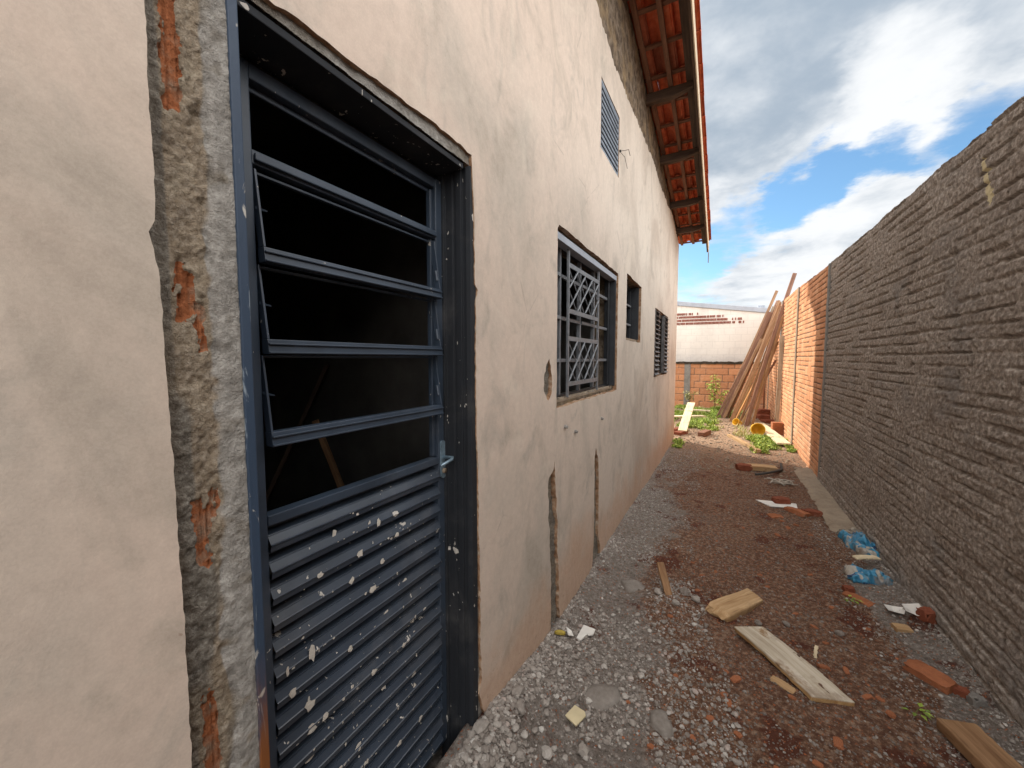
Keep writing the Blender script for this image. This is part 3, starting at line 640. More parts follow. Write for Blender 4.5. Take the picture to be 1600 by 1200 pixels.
slats = MB(); z = 1.112; per = .0620; prof2 = [(-.030, 0), (-.030, .011), (-.008, .017), (-.007, .0185), (-.004, .019), (.006, .034), (.0085, .0355), (.0085, .038), (.006, .040), (.005, .052), (-.002, .056), (-.028, .0575), (-.030, .0620)]
pts = []
while z > .10:
    for (dx, dz) in prof2[:-1]: pts.append((LX+dx, z-dz))
    z -= per
pts.append((LX-.030, z)); ny = 12; ys_ = [.485+(1.073-.485)*i/ny for i in range(ny+1)]
for y in ys_:
    for (x, zz) in pts: slats.v.append((x+.0012*float(fbm(y*6, zz*6, 2)), y, zz))
n = len(pts)
for j in range(ny):
    for i in range(n-1): slats.f.append((j*n+i, j*n+i+1, (j+1)*n+i+1, (j+1)*n+i)); slats.m.append(0)
def spatter():
    m = slats; r = random.Random(12)
    spots = [(.60, .93, .008), (.57, .80, .010), (.565, .575, .013), (.60, .555, .010), (.63, .43, .016), (.70, .40, .014), (.655, .34, .016), (.74, .30, .011), (.76, .60, .010), (.82, .72, .009), (.68, .68, .010), (.90, .78, .009), (.86, .95, .012), (.72, .98, .010),
             (.80, .50, .011), (.88, .58, .013), (.93, .40, .010), (.98, .66, .008), (.56, .66, .012), (.52, .73, .009), (.60, .22, .014), (.70, .18, .013), (.85, .30, .011), (.95, .25, .009), (.65, 1.03, .008), (.79, 1.05, .007), (.56, .50, .012), (.76, .86, .012), (.80, .87, .010), (.69, .87, .009)]
    for (cy, cz, cn) in [(.56, .78, 9), (.60, .55, 8), (.86, .95, 10), (.68, .36, 8), (.72, 1.03, 8), (.80, .87, 7), (.52, .40, 8), (.93, .62, 6), (.75, .22, 7)]:
        spots += [(min(1.06, max(.49, r.gauss(cy, .035))), r.gauss(cz, .022), r.uniform(.0015, .0055)) for _ in range(cn)]
    spots += [(r.uniform(.49, 1.06), r.uniform(.12, 1.10), r.uniform(.001, .003)) for _ in range(80)]
    for (y, z_, s) in spots:
        k = (1.112-z_) % per; x = LX+float(np.interp(k, [q[1] for q in prof2], [q[0] for q in prof2]))+.0005
        if k < .019 or k > .055: z_ += (k-.036); x = LX+.0085
        b = len(m.v); nn = 9; dr = r.uniform(.5, 1.3)*(2.4 if r.random() < .2 else 1); m.v.append((x+s*.10, y, z_)); ph = r.uniform(0, 6)
        for i in range(nn):
            a = 2*math.pi*i/nn+ph; rr = s*r.uniform(.55, 1.25); m.v.append((x+.0005, y+rr*math.cos(a), z_+rr*math.sin(a)*dr))
        for i in range(nn): m.f.append((b, b+1+i, b+1+(i+1) % nn)); m.m.append(1)
spatter()
slats.build('slat_panel', [M['slat'], M['spatter']], door)
# tilting vents: a bottom rail leaning out, a thin top rail and two arms each
for (zt_, zb_) in ((1.888, 1.712), (1.690, 1.519), (1.497, 1.318)):
    m = MB(); out = .026; y0, y1 = .487, 1.071
    m.hexa([(LX+out-.024, y0, zb_-.020), (LX+out, y0, zb_-.020), (LX+out, y1, zb_-.020), (LX+out-.024, y1, zb_-.020), (LX+out-.028, y0, zb_+.012), (LX+out-.004, y0, zb_+.012), (LX+out-.004, y1, zb_+.012), (LX+out-.028, y1, zb_+.012)])
    m.box(LX+out, LX+out+.004, y0, y1, zb_-.0185, zb_-.0145); m.box(LX+out-.002, LX+out+.003, y0, y1, zb_+.0, zb_+.004)
    m.box(LX-.026, LX-.014, y0+.004, y1-.004, zt_-.006, zt_)
    for ya in (y0, y1-.005): m.hexa([(LX+out-.024, ya, zb_+.012), (LX+out-.004, ya, zb_+.012), (LX+out-.004, ya+.005, zb_+.012), (LX+out-.024, ya+.005, zb_+.012), (LX-.022, ya, zt_), (LX-.002, ya, zt_), (LX-.002, ya+.005, zt_), (LX-.022, ya+.005, zt_)])
    m.add([(LX+.001, y0-.002, zt_-.085), (LX+.016, y0+.014, zt_-.089), (LX+.016, y0+.014, zt_-.086), (LX+.001, y0-.002, zt_-.078)], [(0, 1, 2, 3)]); m.tube([(LX+.004, y1-.004, zt_-.10), (LX+.010, y1-.004, zt_-.135)], .006, 6)
    m.build('tilting_vent', M['paint'], door, .0012)
plate = MB(); hy, hz = 1.094, 1.130
for i in range(20):
    a = math.pi*i/19
    plate.v.append((LX+.006, hy+.012*math.cos(a), hz+.056+.012*math.sin(a)))
for i in range(20):
    a = math.pi+math.pi*i/19
    plate.v.append((LX+.006, hy+.012*math.cos(a), hz-.056+.012*math.sin(a)))
plate.v += [(LX, y, z) for (x, y, z) in plate.v]
plate.f.append(tuple(range(40))); plate.m.append(0)
for i in range(40): plate.f.append((i, i+40, (i+1) % 40+40, (i+1) % 40)); plate.m.append(0)
hd = plate.build('handle', M['steel'], door)
MB().tube([(LX+.004, hy, hz+.008), (LX+.045, hy+.002, hz+.010), (LX+.052, hy-.012, hz+.008), (LX+.050, hy-.045, hz+.002), (LX+.048, hy-.068, hz-.002)], [.007, .006, .006, .0055, .005], 10).build('lever', M['steel'], hd, smooth=True)
MB().tube([(LX+.004, hy, hz-.040), (LX+.014, hy, hz-.040)], .009, 12).build('lock_cylinder', M['palecon'], hd, smooth=True)

# --- big window with security grille
def window(name, rc, depth, rails, mull, fw=.035, mat='winframe'):
    y0, y1, z0, z1 = rc; X = WX-depth; m = MB()
    m.box(X-.03, X, y0, y0+fw, z0, z1); m.box(X-.03, X, y1-fw, y1, z0, z1); m.box(X-.03, X, y0+fw, y1-fw, z1-fw, z1); m.box(X-.03, X, y0+fw, y1-fw, z0, z0+fw)
    return m.build(name, M[mat], house, .002), X, fw
win, X1, fw = window('window', W1, .070, None, None)
y0, y1, z0, z1 = W1
my = [2.13, 2.49, 2.80]
for y in my: MB().box(X1-.025, X1-.003, y-.012, y+.012, z0+fw, z1-fw).build('mullion', M['grille'], win, .001)
edges = [y0+fw]+[q for m_ in my for q in (m_-.012, m_+.012)]+[y1-fw]
for i in range(4):
    a, b = edges[2*i], edges[2*i+1]
    for z in (1.478, 1.724, 1.964): MB().box(X1-.020, X1-.001+(.006 if i % 2 == 0 else 0), a+.0005, b-.0005, z-.010, z+.010).build('sash_rail', M['grille'], win, .001)
for (a, b) in ((y0+.003, y0+.030), (y0+.06, y0+.085), (y1-.060, y1-.036)): MB().box(X1+.002, X1+.012, a, b, z0+.036, z1-.045).build('side_track', M['winframe'], win, .002)
m = MB(); m.box(WX-.16, WX-.036, y0+.001, y1-.001, z0+.001, z0+.022, 0); m.build('sill', M['palecon'], win, .003)
m = MB(); m.box(WX-.069, WX-.012, y0+.001, y1-.001, z1-.04, z1-.003); m.build('head_lining', M['coping'], win, .002)
m = MB(); m.box(WX-.069, WX-.014, y1-.014, y1-.001, z0+.023, z1-.042); m.build('jamb_lining', M['winframe'], win, .002)
def crumbs(y0, y1, z, name='sill_crumbs'):
    m = MB(); r = random.Random(int(y0*100))
    for _ in range(60):
        x, y, s = r.uniform(WX-.12, WX-.01), r.uniform(y0, y1), r.uniform(.004, .014); p = [(x+s*r.uniform(-1, 1), y+s*r.uniform(-1, 1), z-.003+s*r.uniform(0, 1)) for _ in range(4)]
        m.add(p, [(0, 1, 2), (0, 2, 3), (0, 3, 1), (1, 3, 2)])
    tag(m.build(name, M['cement'], win), kind='stuff')
crumbs(y0+.02, y1-.03, z0+.023)
g = MB(); GX = WX-.036; ga, gb = 2.155, 2.765
for y in (ga, gb): g.box(GX-.006, GX+.006, y-.009, y+.009, z0+.02, z1-.04)
for (z, x_) in ((2.026, 0), (1.765, 0), (1.606, 0), (1.340, 0)): g.box(GX-.003, GX+.005, ga+.009, gb-.009, z-.013, z+.013)
for (za, zc) in ((1.779, 2.013), (1.353, 1.593)):
    hgt = zc-za; stp = (gb-ga-.018)/4; a0 = ga+.009
    for s in (1, -1):
        for k in range(-2, 5):
            # diagonal from (k, bottom) rising over two cells
            p0 = [k, 0.]; p1 = [k+2, 1.]
            lo, hi = max(0, p0[0]), min(4, p1[0])
            if hi-lo < .4: continue
            f = lambda t: (t-k)/2
            ya, yb_, zA, zB = lo, hi, f(lo), f(hi)
            if s < 0: ya, yb_ = 4-lo, 4-hi
            A = (GX+(.004 if s > 0 else -.004), a0+ya*stp, za+zA*hgt); B = (GX+(.004 if s > 0 else -.004), a0+yb_*stp, za+zB*hgt)
            nseg = 8; P = [Vector(A).lerp(Vector(B), i/nseg)+Vector((0, 0, .0035*math.sin(i*math.pi))) for i in range(nseg+1)]
            g.tube(P, [(.0068 if i % 2 else .0042)*(1 if s > 0 else .6) for i in range(nseg+1)], 5)
g.build('security_grille', M['grille'], win)
# --- small window
win2, X2, f2 = window('window', W2, .10, None, None, .03)
y0, y1, z0, z1 = W2
for z in (1.83, 2.02): MB().box(X2-.02, X2+.010, y0+.03, y1-.03, z-.009, z+.009).build('sash_rail', M['grille'], win2, .001)
MB().box(X2-.02, X2-.001, y0+.30, y0+.32, z0+.03, 1.8205).build('mullion', M['grille'], win2, .001)
m = MB(); m.box(WX-.10, WX-.02, y1-.014, y1-.001, z0+.02, z1-.004); m.build('jamb_lining', M['winframe'], win2)
m = MB(); m.box(WX-.13, WX-.034, y0+.001, y1-.015, z0+.001, z0+.018); m.build('sill', M['palecon'], win2)
# --- shuttered window: louvre leaves left and right of an open middle
sh, X3, f3 = window('shuttered_window', (W3[0]+.012, W3[1]-.012, W3[2]+.012, W3[3]-.012), .040, None, None, .03, 'winframe')
y0, y1, z0, z1 = W3
for (a, b) in ((y0+.01, y0+.34), (y1-.37, y1-.01)):
    m = MB(); m.box(WX-.036, WX+.006, a, a+.028, z0+.01, z1-.01); m.box(WX-.036, WX+.006, b-.028, b, z0+.01, z1-.01)
    nsl = 15
    for k in range(nsl):
        z = z0+.03+(z1-z0-.06)*k/(nsl-1); m.hexa([(WX+.022, a-.004, z-.016), (WX+.022, b+.004, z-.016), (WX-.020, b+.004, z+.014), (WX-.020, a-.004, z+.014), (WX+.025, a-.004, z-.010), (WX+.025, b+.004, z-.010), (WX-.017, b+.004, z+.020), (WX-.017, a-.004, z+.020)])
    m.build('shutter_leaf', M['shutter'], sh)
m = MB()
for k in range(8): m.box(WX-.06, WX-.045, y0+.40, y1-.42, z0+.08+k*.095, z0+.092+k*.095)
m.box(WX-.062, WX-.043, y0+.56, y0+.575, z0+.04, z1-.04); m.build('inner_grille', M['grille'], sh)
# --- louvred vent high on the wall
m = MB(); y0, y1, z0, z1 = VT; X = WX-.004
m.box(X-.03, X, y0, y0+.018, z0, z1); m.box(X-.03, X, y1-.018, y1, z0, z1); m.box(X-.03, X, y0+.018, y1-.018, z1-.018, z1); m.box(X-.03, X, y0+.018, y1-.018, z0, z0+.018)
vent = m.build('wall_vent', M['ventm'], house, .0015)
m = MB()
for k in range(10):
    z = z0+.030+k*.0395; m.box(X+.001, X+.004, y0+.018, y1-.018, z+.0045, z+.020); m.hexa([(X+.003, y0+.018, z), (X+.003, y1-.018, z), (X-.028, y1-.018, z+.008), (X-.028, y0+.018, z+.008), (X+.003, y0+.018, z+.004), (X+.003, y1-.018, z+.004), (X-.028, y1-.018, z+.012), (X-.028, y0+.018, z+.012)])
m.build('vent_louvres', M['ventm'], vent)
MB().tube([(WX, 3.17, 3.10), (WX+.03, 3.20, 3.11), (WX+.05, 3.26, 3.14), (WX+.045, 3.34, 3.13)], .0022, 5).tube([(WX, 3.17, 3.10), (WX+.03, 3.22, 3.07), (WX+.04, 3.27, 3.00)], .0018, 5).tube([(WX-.002, 3.17, 3.10), (WX+.012, 3.17, 3.10)], .009, 6).build('cut_wire', M['hose'], vent)

# --- things standing inside, seen through the door
tag(axis_obj('leaning_board', (-2.6, 1.15, .05), (-2.2, 1.62, 1.45), .14, .025, M['darkwood'], None), 'grey board leaning inside the dark room behind the door', 'board')
tag(axis_obj('wooden_batten', (-1.9, 1.05, .05), (-2.3, .55, 1.35), .04, .04, M['darkwood'], None), 'thin wooden batten leaning inside the dark room, left of the grey board', 'batten')
tag(axis_obj('wooden_batten', (-1.55, 1.50, .05), (-1.85, 1.28, 1.17), .04, .025, M['brownwood'], None), 'short brown batten leaning inside the doorway, close to the door handle', 'batten')

# ================================================================ RIGHT BOUNDARY WALL
BX = 1.07
bwall = tag(empty('boundary_wall', (BX, 0, 0)), 'long tall boundary wall, grey roughcast up close and bare orange brick farther away', 'wall')
CORNER = 5.86
def _hh(a, b, k): return _h(a.astype(np.int64), b.astype(np.int64), k+0*a.astype(np.int64))
def grooves(Y, Z, seed, cw, bl, wid=.006, stag=.5):
    """courses of ribbed blocks: thin bed grooves broken at each block, and the joints between blocks"""
    Zw = Z+.003*fbm(Y*1.3, Z*.7, 2, seed)
    r = np.floor(Zw/cw); fz = Zw/cw-r; up = (fz > .5).astype(float); line = r+up
    off = stag*(np.floor(line/2) % 2)*bl+.3*bl*_hh(np.floor(line/2), 0*line, 5)
    c = np.floor((Y+off)/bl); fy = (Y+off)/bl-c; on = _hh(line, c, seed); wv = wid*(.6+1.0*_hh(line, c, seed+3))
    d = np.abs(Zw-line*cw+.006*(_hh(line, c, seed+8)-.5)*(stag > 0)); d = d+.0025*fbm(Y*40, Z*40, 3, seed+4)
    bed = sstep(wv*1.25, wv*.55, d); dv = np.minimum(fy, 1-fy)*bl+.003*fbm(Y*30, Z*20, 3, seed+9); ver = sstep(wid*1.2, wid*.5, dv)
    return bed, ver, on, _hh(np.floor(r/2), c, seed+1)
WTOP = lambda y: np.interp(y, [0, 6.1, 8, 14], [2.58, 2.60, 2.66, 2.78])
def wall_grid(ys, nz, z0=-.08):
    t = np.linspace(0, 1, nz); Y, T = np.meshgrid(ys, t, indexing='ij'); tp = WTOP(Y)+.012*fbm(Y*5, Y*0+3, 3)
    Z = z0+(tp-z0)*T; return Y, Z, T
def near_wall():
    ys = [-1.5]; 
    while ys[-1] < CORNER: ys.append(ys[-1]+(.05 if ys[-1] < 1.2 else max(.0065, ys[-1]*.0030)))
    ys[-1] = CORNER; ys = np.array(ys); Y, Z, T = wall_grid(ys, 420)
    bed, ver, on, idv = grooves(Y, Z, 3, .066, .24, .0075)
    patch = sstep(-.50, -.12, fbm(Y*1.4, Z*2.6, 4, 11)); full = sstep(-.2, .1, fbm(Y*6, Z*10, 3, 31))
    h = .006*fbm(Y*4, Z*5, 3, 1) - .016*bed*(on > .14)*patch*(.25+.75*full) - .013*ver*(on > .3)*patch*(.3+.7*full)
    h += .0045*fbm(Y*14, Z*18, 4, 2, .65)+.0045*fbm(Y*70, Z*80, 3, 2, .65)+.004*(idv-.5)
    for cy, wd in ():
        col = sstep(wd+.05, wd-.02, np.abs(Y-cy)+.03*fbm(Z*5+cy, Y*5, 3, 6)); h = h*(1-.55*col)+col*(.010+.006*fbm(Y*22, Z*22, 4, 5, .7)); h += .004*col*fbm(Y*40, Z*40, 2, 9)
        # remove most of the grooves on the concrete post
    for cy, wd in ((3.24, .15), (.6, .15)):
        col = sstep(wd+.04, wd-.03, np.abs(Y-cy)+.03*fbm(Z*5+cy, Y*5, 3, 6)); h = h*(1-.5*col)+col*(.004+.007*fbm(Y*14, Z*10, 4, 15, .65)+.003*fbm(Y*60, Z*60, 2, 2))
    low = sstep(.35, .0, Z+.06*fbm(Y*4, Y*0, 3, 5)); h += .012*low
    st = np.maximum(sstep(.035, .0, np.abs(Y-2.745-.35*(Z-2.33)))*sstep(2.18, 2.24, Z)*sstep(2.48, 2.43, Z), 0)
    X = BX-h; me = np_mesh('roughcast_panel', np.stack([X-BX, Y, Z], -1).reshape(-1, 3), grid_faces(len(ys), 420)[:, ::-1], True, None, dict(height=h.ravel(), stain=st.ravel()))
    link('roughcast_panel', me, M['roughcast'], bwall)
    # body and top of the wall behind the skin
    m = MB(); y = -1.5
    while y < 13.2:
        y2 = min(y+.4, 13.2); z1_ = float(WTOP(y))-.012; z2_ = float(WTOP(y2))-.012
        m.hexa([(.028, y, -.2), (.15, y, -.2), (.15, y2, -.2), (.028, y2, -.2), (.028, y, z1_), (.15, y, z1_), (.15, y2, z2_), (.028, y2, z2_)]); y = y2
    m.build('wall_core', M['roughcast'], bwall)
    link('wall_top', top_strip(ys, lambda y: float(np.interp(y, ys, (X-BX)[:, -1])), lambda y: float(np.interp(y, ys, Z[:, -1]))), M['roughcast'], bwall)
def top_strip(ys, xf, zf):
    n = len(ys); V = []; 
    for j, t in enumerate((0, .3, .7, 1)):
        for y in ys: V.append((xf(y)+t*(.16), y, zf(y)+(.004*float(fbm(y*9, t*9, 2)) if j else 0)))
    return np_mesh('wall_top', V, grid_faces(4, n), True)
near_wall()
def far_wall():
    ys = [CORNER]
    while ys[-1] < 13.2: ys.append(ys[-1]+ys[-1]*.0022)
    ys[-1] = 13.2; ys = np.array(ys); Y, Z, T = wall_grid(ys, 330)
    bed, ver, on, idv = grooves(Y, Z, 12, .069, .21, .0065, 0)
    h = -.012*bed*(on > .08)-.011*ver+.002*fbm(Y*30, Z*30, 3, 4)+.003*(idv-.5)
    # mask for the dark mortar joints between the bricks
    joint = np.clip(np.maximum(bed*(on > .08), ver), 0, 1)
    me = np_mesh('brick_panel', np.stack([-h, Y, Z], -1).reshape(-1, 3), grid_faces(len(ys), 330)[:, ::-1], True, None, dict(joint=joint.ravel(), tone=idv.ravel()))
    link('brick_panel', me, M['brickwall'], bwall)
    X = -h
    link('wall_top', top_strip(ys, lambda y: float(np.interp(y, ys, X[:, -1])), lambda y: float(np.interp(y, ys, Z[:, -1]))), M['brickwall'], bwall)
far_wall()
for (y, w_, mt, pr) in ((CORNER+.0, .07, 'concrete', .014), (8.0, .10, 'palecon', .018), (10.05, .14, 'concrete', .016), (12.2, .12, 'palecon', .014)):
    nz = 90; V = []; prof = [(0.02, -w_/2-.004), (-pr+.006, -w_/2), (-pr, -w_/2+.01), (-pr, 0), (-pr, w_/2-.01), (-pr+.006, w_/2), (.02, w_/2+.004)]
    tp = float(WTOP(y))-.003
    for i in range(nz+1):
        z = -.1+(tp+.1)*i/nz
        for k, (px, py) in enumerate(prof): V.append((px+.003*float(fbm(z*9+k, y+k, 3)), y+py+.006*float(fbm(z*6, y+k*.3, 3, 3)), z))
    F = grid_faces(nz+1, len(prof)).tolist(); F.append(tuple(nz*len(prof)+k for k in range(len(prof))))
    me = bpy.data.meshes.new('wall_column'); me.from_pydata(V, [], [tuple(f) for f in F]); me.update(); link('wall_column', me, M[mt], bwall)
def footing(y0, y1, mt, lift, rough):
    ys = np.arange(y0, y1, .018); xs = np.linspace(-.20, .03, 22); X, Y = np.meshgrid(xs, ys, indexing='ij')
    wd = np.interp(Y, [1.0, 2.2, 2.6, 4.0, 4.3, 6.2], [.13, .12, .08, .09, .15, .15])+.03*fbm(Y*5, Y*0, 4, 2)
    Z = lift+rough*fbm(X*12, Y*12, 4, 3, .6)-.5*np.clip(-X-wd, 0, .3)
    me = np_mesh('footing', np.stack([X, Y, Z], -1).reshape(-1, 3), grid_faces(22, len(ys)), True); link('footing', me, M[mt], bwall)
footing(4.2, 6.4, 'palecon', .028, .012)

# ================================================================ BACK WALL AND NEIGHBOUR
def back_wall():
    r = tag(empty('brick_fence_wall', (0, 13.0, 0)), 'low orange brick wall with a black mossy cap closing the far end of the yard', 'wall')
    xs = np.arange(-7, 1.05, .022); t = np.linspace(0, 1, 90); X, T = np.meshgrid(xs, t, indexing='ij'); Z = -.1+(1.345+.1)*T
    cw = .20; rr = np.floor(Z/cw); fz = Z/cw-rr; d = np.minimum(fz, 1-fz)*cw; bl = .30; Xw = X+.5*bl*(rr % 2); c = np.floor(Xw/bl); fx = Xw/bl-c; dv = np.minimum(fx, 1-fx)*bl
    joint = np.maximum(sstep(.013, .004, d+.005*fbm(X*9, Z*9, 3)), sstep(.012, .004, dv+.004*fbm(X*9, Z*9, 3, 4))); idv = _h(rr.astype(np.int64), c.astype(np.int64), 5+0*c.astype(np.int64))
    h = -.012*joint+.003*fbm(X*20, Z*20, 3)
    me = np_mesh('brick_face', np.stack([X, -h, Z], -1).reshape(-1, 3), grid_faces(len(xs), 90), True, None, dict(joint=joint.ravel(), tone=idv.ravel()*.6)); link('brick_face', me, M['brickwall'], r)
    MB().box(-7, 1.06, .02, .16, -.1, 1.34).build('wall_core', M['brick'], r)
    m = MB(); m.box(-1.03, -.86, -.02, .02, -.1, 1.335); m.box(-3.6, -3.43, -.02, .02, -.1, 1.335); m.build('wall_column', M['concrete'], r, .004)
    n = 160; m = MB(); rr_ = random.Random(4); hs = [.035+.03*abs(float(fbm(i*.31, 2, 3)))+rr_.uniform(0, .012) for i in range(n+1)]
    for i in range(n+1):
        x = -7+8.05*i/n; m.v += [(x, -.025-.01*rr_.random(), 1.335-rr_.uniform(0, .02)), (x, -.02, 1.345+hs[i]), (x, .19, 1.345+hs[i]*.9), (x, .19, 1.33)]
    for i in range(n):
        for k in range(4): m.f.append((i*4+k, i*4+(k+1) % 4, i*4+4+(k+1) % 4, i*4+4+k)[::-1]); m.m.append(0)
    m.f += [(0, 1, 2, 3), tuple(n*4+k for k in (3, 2, 1, 0))]; m.m += [0, 0]; m.build('wall_cap', M['cap'], r)
back_wall()
def neighbour():
    r = tag(empty('white_building', (0, 13.45, 0)), 'white painted neighbouring building with a grey coping and a strip of bare red brick', 'building')
    zt_ = lambda x: 2.955+(.148)*(1.045-x)-.02
    xs = np.linspace(-9, 1.045, 150); t = np.linspace(0, 1, 60); X, T = np.meshgrid(xs, t, indexing='ij'); Z = (2.86+.148*(1.045-X))*T
    h = .006*fbm(X*1.6, Z*2.2, 4)+.003*sstep(.02, .006, np.minimum((Z/.2) % 1, 1-(Z/.2) % 1)*.2)*sstep(-.1, .3, fbm(X*2, Z*2, 3, 4))*-1+.002*fbm(X*12, Z*12, 3)
    link('front_wall', np_mesh('front_wall', np.stack([X, -h, Z], -1).reshape(-1, 3), grid_faces(150, 60), True), M['white'], r)
    m = MB(); p = [(-9, .02, 0), (1.04, .02, 0), (1.04, 8, 0), (-9, 8, 0), (-9, .02, zt_(-9)-.14), (1.04, .02, zt_(1.04)-.14), (1.04, 8, zt_(1.04)-.14), (-9, 8, zt_(-9)-.14)]; m.hexa(p); m.build('side_wall', M['white'], r)
    m = MB(); m.hexa([(-9, -.04, zt_(-9)-.135), (1.07, -.04, zt_(1.07)-.135), (1.07, 8, zt_(1.07)-.135), (-9, 8, zt_(-9)-.135), (-9, -.04, zt_(-9)), (1.07, -.04, zt_(1.07)), (1.07, 8, zt_(1.07)), (-9, 8, zt_(-9))]); m.build('coping', M['coping'], r, .008)
    m = MB(); rr = random.Random(8)
    for row in range(4):
        z = 2.545+row*.098
        a, b = [(-2.6, .50), (-2.6, .47), (-2.6, .05), (-2.6, -.75)][row]; zz0 = z
        x = a
        while x < b:
            fadef = (b-x)/1.2; dz = -.0*(x)+.03*(x+.5)*0
            if rr.random() < min(1, .55+fadef): m.box(x, x+.026, -.016-rr.random()*.004, .01, z+.018*(x+1.5)*-.3+(.0), z+.018*(x+1.5)*-.3+.066)
            x += .037+(.012 if rr.random() < .12 else 0)
    m.build('bare_brick_strip', M['darkred'], r)
    m = MB(); m.box(-2.6, .50, -.0095, .0, 2.50, 2.515); 
    bx = MB(); 
    for i in range(4): bx.box(.86+i*.045, .86+i*.045+.04, .3, .62, zt_(.95)+.002, zt_(.95)+.105)
    bx.box(.855, 1.04, .31, .61, zt_(.95)+.03, zt_(.95)+.06)
    o = bx.build('hollow_block', M['coping'], None); o.location = (0, 13.45, 0); tag(o, 'grey hollow block lying on the roof corner of the white building', 'block')
neighbour()

# ================================================================ POLES AND BOARDS AGAINST THE WALL
def pole(a, b, w_, t_, mat, label, name='leaning_pole', cat='pole', bend=0, upv=(0, 1, 0), group=None, rnd=False, bev=.004):
    a, b = Vector(a), Vector(b)
    if rnd:
        d = b-a; L_ = d.length; m = MB(); rr = random.Random(int(L_*999)); n = 14
        m.tube([(L_*i/n, bend*math.sin(math.pi*i/n)+rr.uniform(-.004, .004), rr.uniform(-.004, .004)) for i in range(n+1)], [w_/2*(1-.25*i/n)*rr.uniform(.95, 1.05) for i in range(n+1)], 10)
        o = m.build(name, M[mat], None, smooth=True); dd = d.normalized(); o.rotation_mode = 'QUATERNION'; o.rotation_quaternion = dd.to_track_quat('X', 'Z'); o.location = a
    else: o = axis_obj(name, a, b, w_, t_, M[mat], None, bev, upv, bend, 1, 14, .0015)
    return tag(o, label, cat, group)
G_ = 'poles and boards leaning on the brick wall'
pole((-.06, 11.2, .02), (1.063, 11.15, 3.08), .06, .05, 'polewood', 'thin pole whose top stands up left of the others in the leaning pile', group=G_, bend=.02)
pole((.03, 11.0, .02), (.93, 10.95, 2.57), .10, .045, 'purplewood', 'dark wooden board at the left of the leaning pile, ending below the wall top', 'leaning_board', 'board', group=G_)
pole((.12, 11.3, .02), (1.11, 11.25, 2.85), .13, .1, 'purplewood', 'thick dark round post with a blackened end, second highest in the leaning pile', 'leaning_post', 'post', group=G_, rnd=True)
pole((.10, 11.1, .02), (1.00, 11.0, 2.70), .055, .04, 'oldwood', 'grey batten between the dark board and the thick post of the leaning pile', group=G_)
pole((.27, 10.32, .01), (1.035, 10.25, 1.95), .24, .028, 'orangewood', 'wide orange plank standing low in the middle of the leaning pile', 'leaning_plank', 'plank', group=G_, upv=(.9, 0, -.3))
pole((.20, 10.40, .01), (1.085, 10.40, 2.72), .08, .05, 'polewood', 'long pale squared timber in front of the wide orange plank', group=G_, bend=.015)
pole((.30, 10.75, .01), (1.10, 10.72, 2.66), .07, .04, 'honeywood', 'light honey-coloured board behind the long squared timber', 'leaning_board', 'board', group=G_)
pole((.476, 9.84, .01), (1.23, 9.84, 3.22), .07, .05, 'purplewood', 'longest reddish pole, rising highest above the top of the brick wall', group=G_, bend=-.02)
pole((.50, 9.90, .01), (1.10, 9.93, 2.72), .055, .04, 'honeywood', 'pale pole lying close beside the longest reddish pole', group=G_, bend=.01)
pole((.42, 10.60, .01), (1.04, 10.55, 1.45), .045, .03, 'purplewood', 'short dark batten sticking out low at the right of the leaning pile', group=G_)
pole((.40, 10.05, .01), (.62, 10.0, .55), .05, .03, 'honeywood', 'very short pale stick at the foot of the leaning pile', group=G_)
pole((.14, 11.05, .02), (.99, 11.0, 2.45), .05, .04, 'brownwood', 'brown batten crossing behind the orange plank near its top', group=G_, bend=-.02)
pole((.06, 10.9, .02), (.78, 10.88, 1.95), .06, .03, 'polewood', 'medium pole at the far left foot of the leaning pile', group=G_)
pole((.22, 10.75, .02), (1.075, 10.72, 2.80), .045, .035, 'polewood', 'slim pale pole just behind the thick blackened post of the leaning pile', group=G_, bend=.02)
pole((.00, 11.1, .02), (.86, 11.05, 2.30), .05, .035, 'honeywood', 'slim honey-coloured pole against the dark wooden board of the leaning pile', group=G_)
pole((.36, 10.1, .01), (1.06, 10.1, 2.60), .04, .03, 'brownwood', 'narrow brown batten lying on the orange plank, left of the longest reddish pole', group=G_, bend=.012)
pole((.58, 9.75, .01), (1.06, 9.80, 2.35), .05, .03, 'brownwood', 'brown board at the right edge of the pile, under the longest reddish pole', 'leaning_board', 'board', group=G_)
pole((.52, 10.35, .01), (1.04, 10.30, 1.85), .16, .025, 'orangewood', 'narrower orange plank half hidden at the right of the pile', 'leaning_plank', 'plank', group=G_, upv=(.9, 0, -.3))
pole((-.10, 11.0, .02), (.62, 10.98, 1.75), .035, .035, 'purplewood', 'thin dark stick along the left edge of the leaning pile', group=G_)
pole((1.00, 9.55, .0), (1.035, 9.55, 1.95), .075, .03, 'oldwood', 'grey board standing upright against the brick wall behind the pile', 'upright_board', 'board', upv=(0, 1, 0))

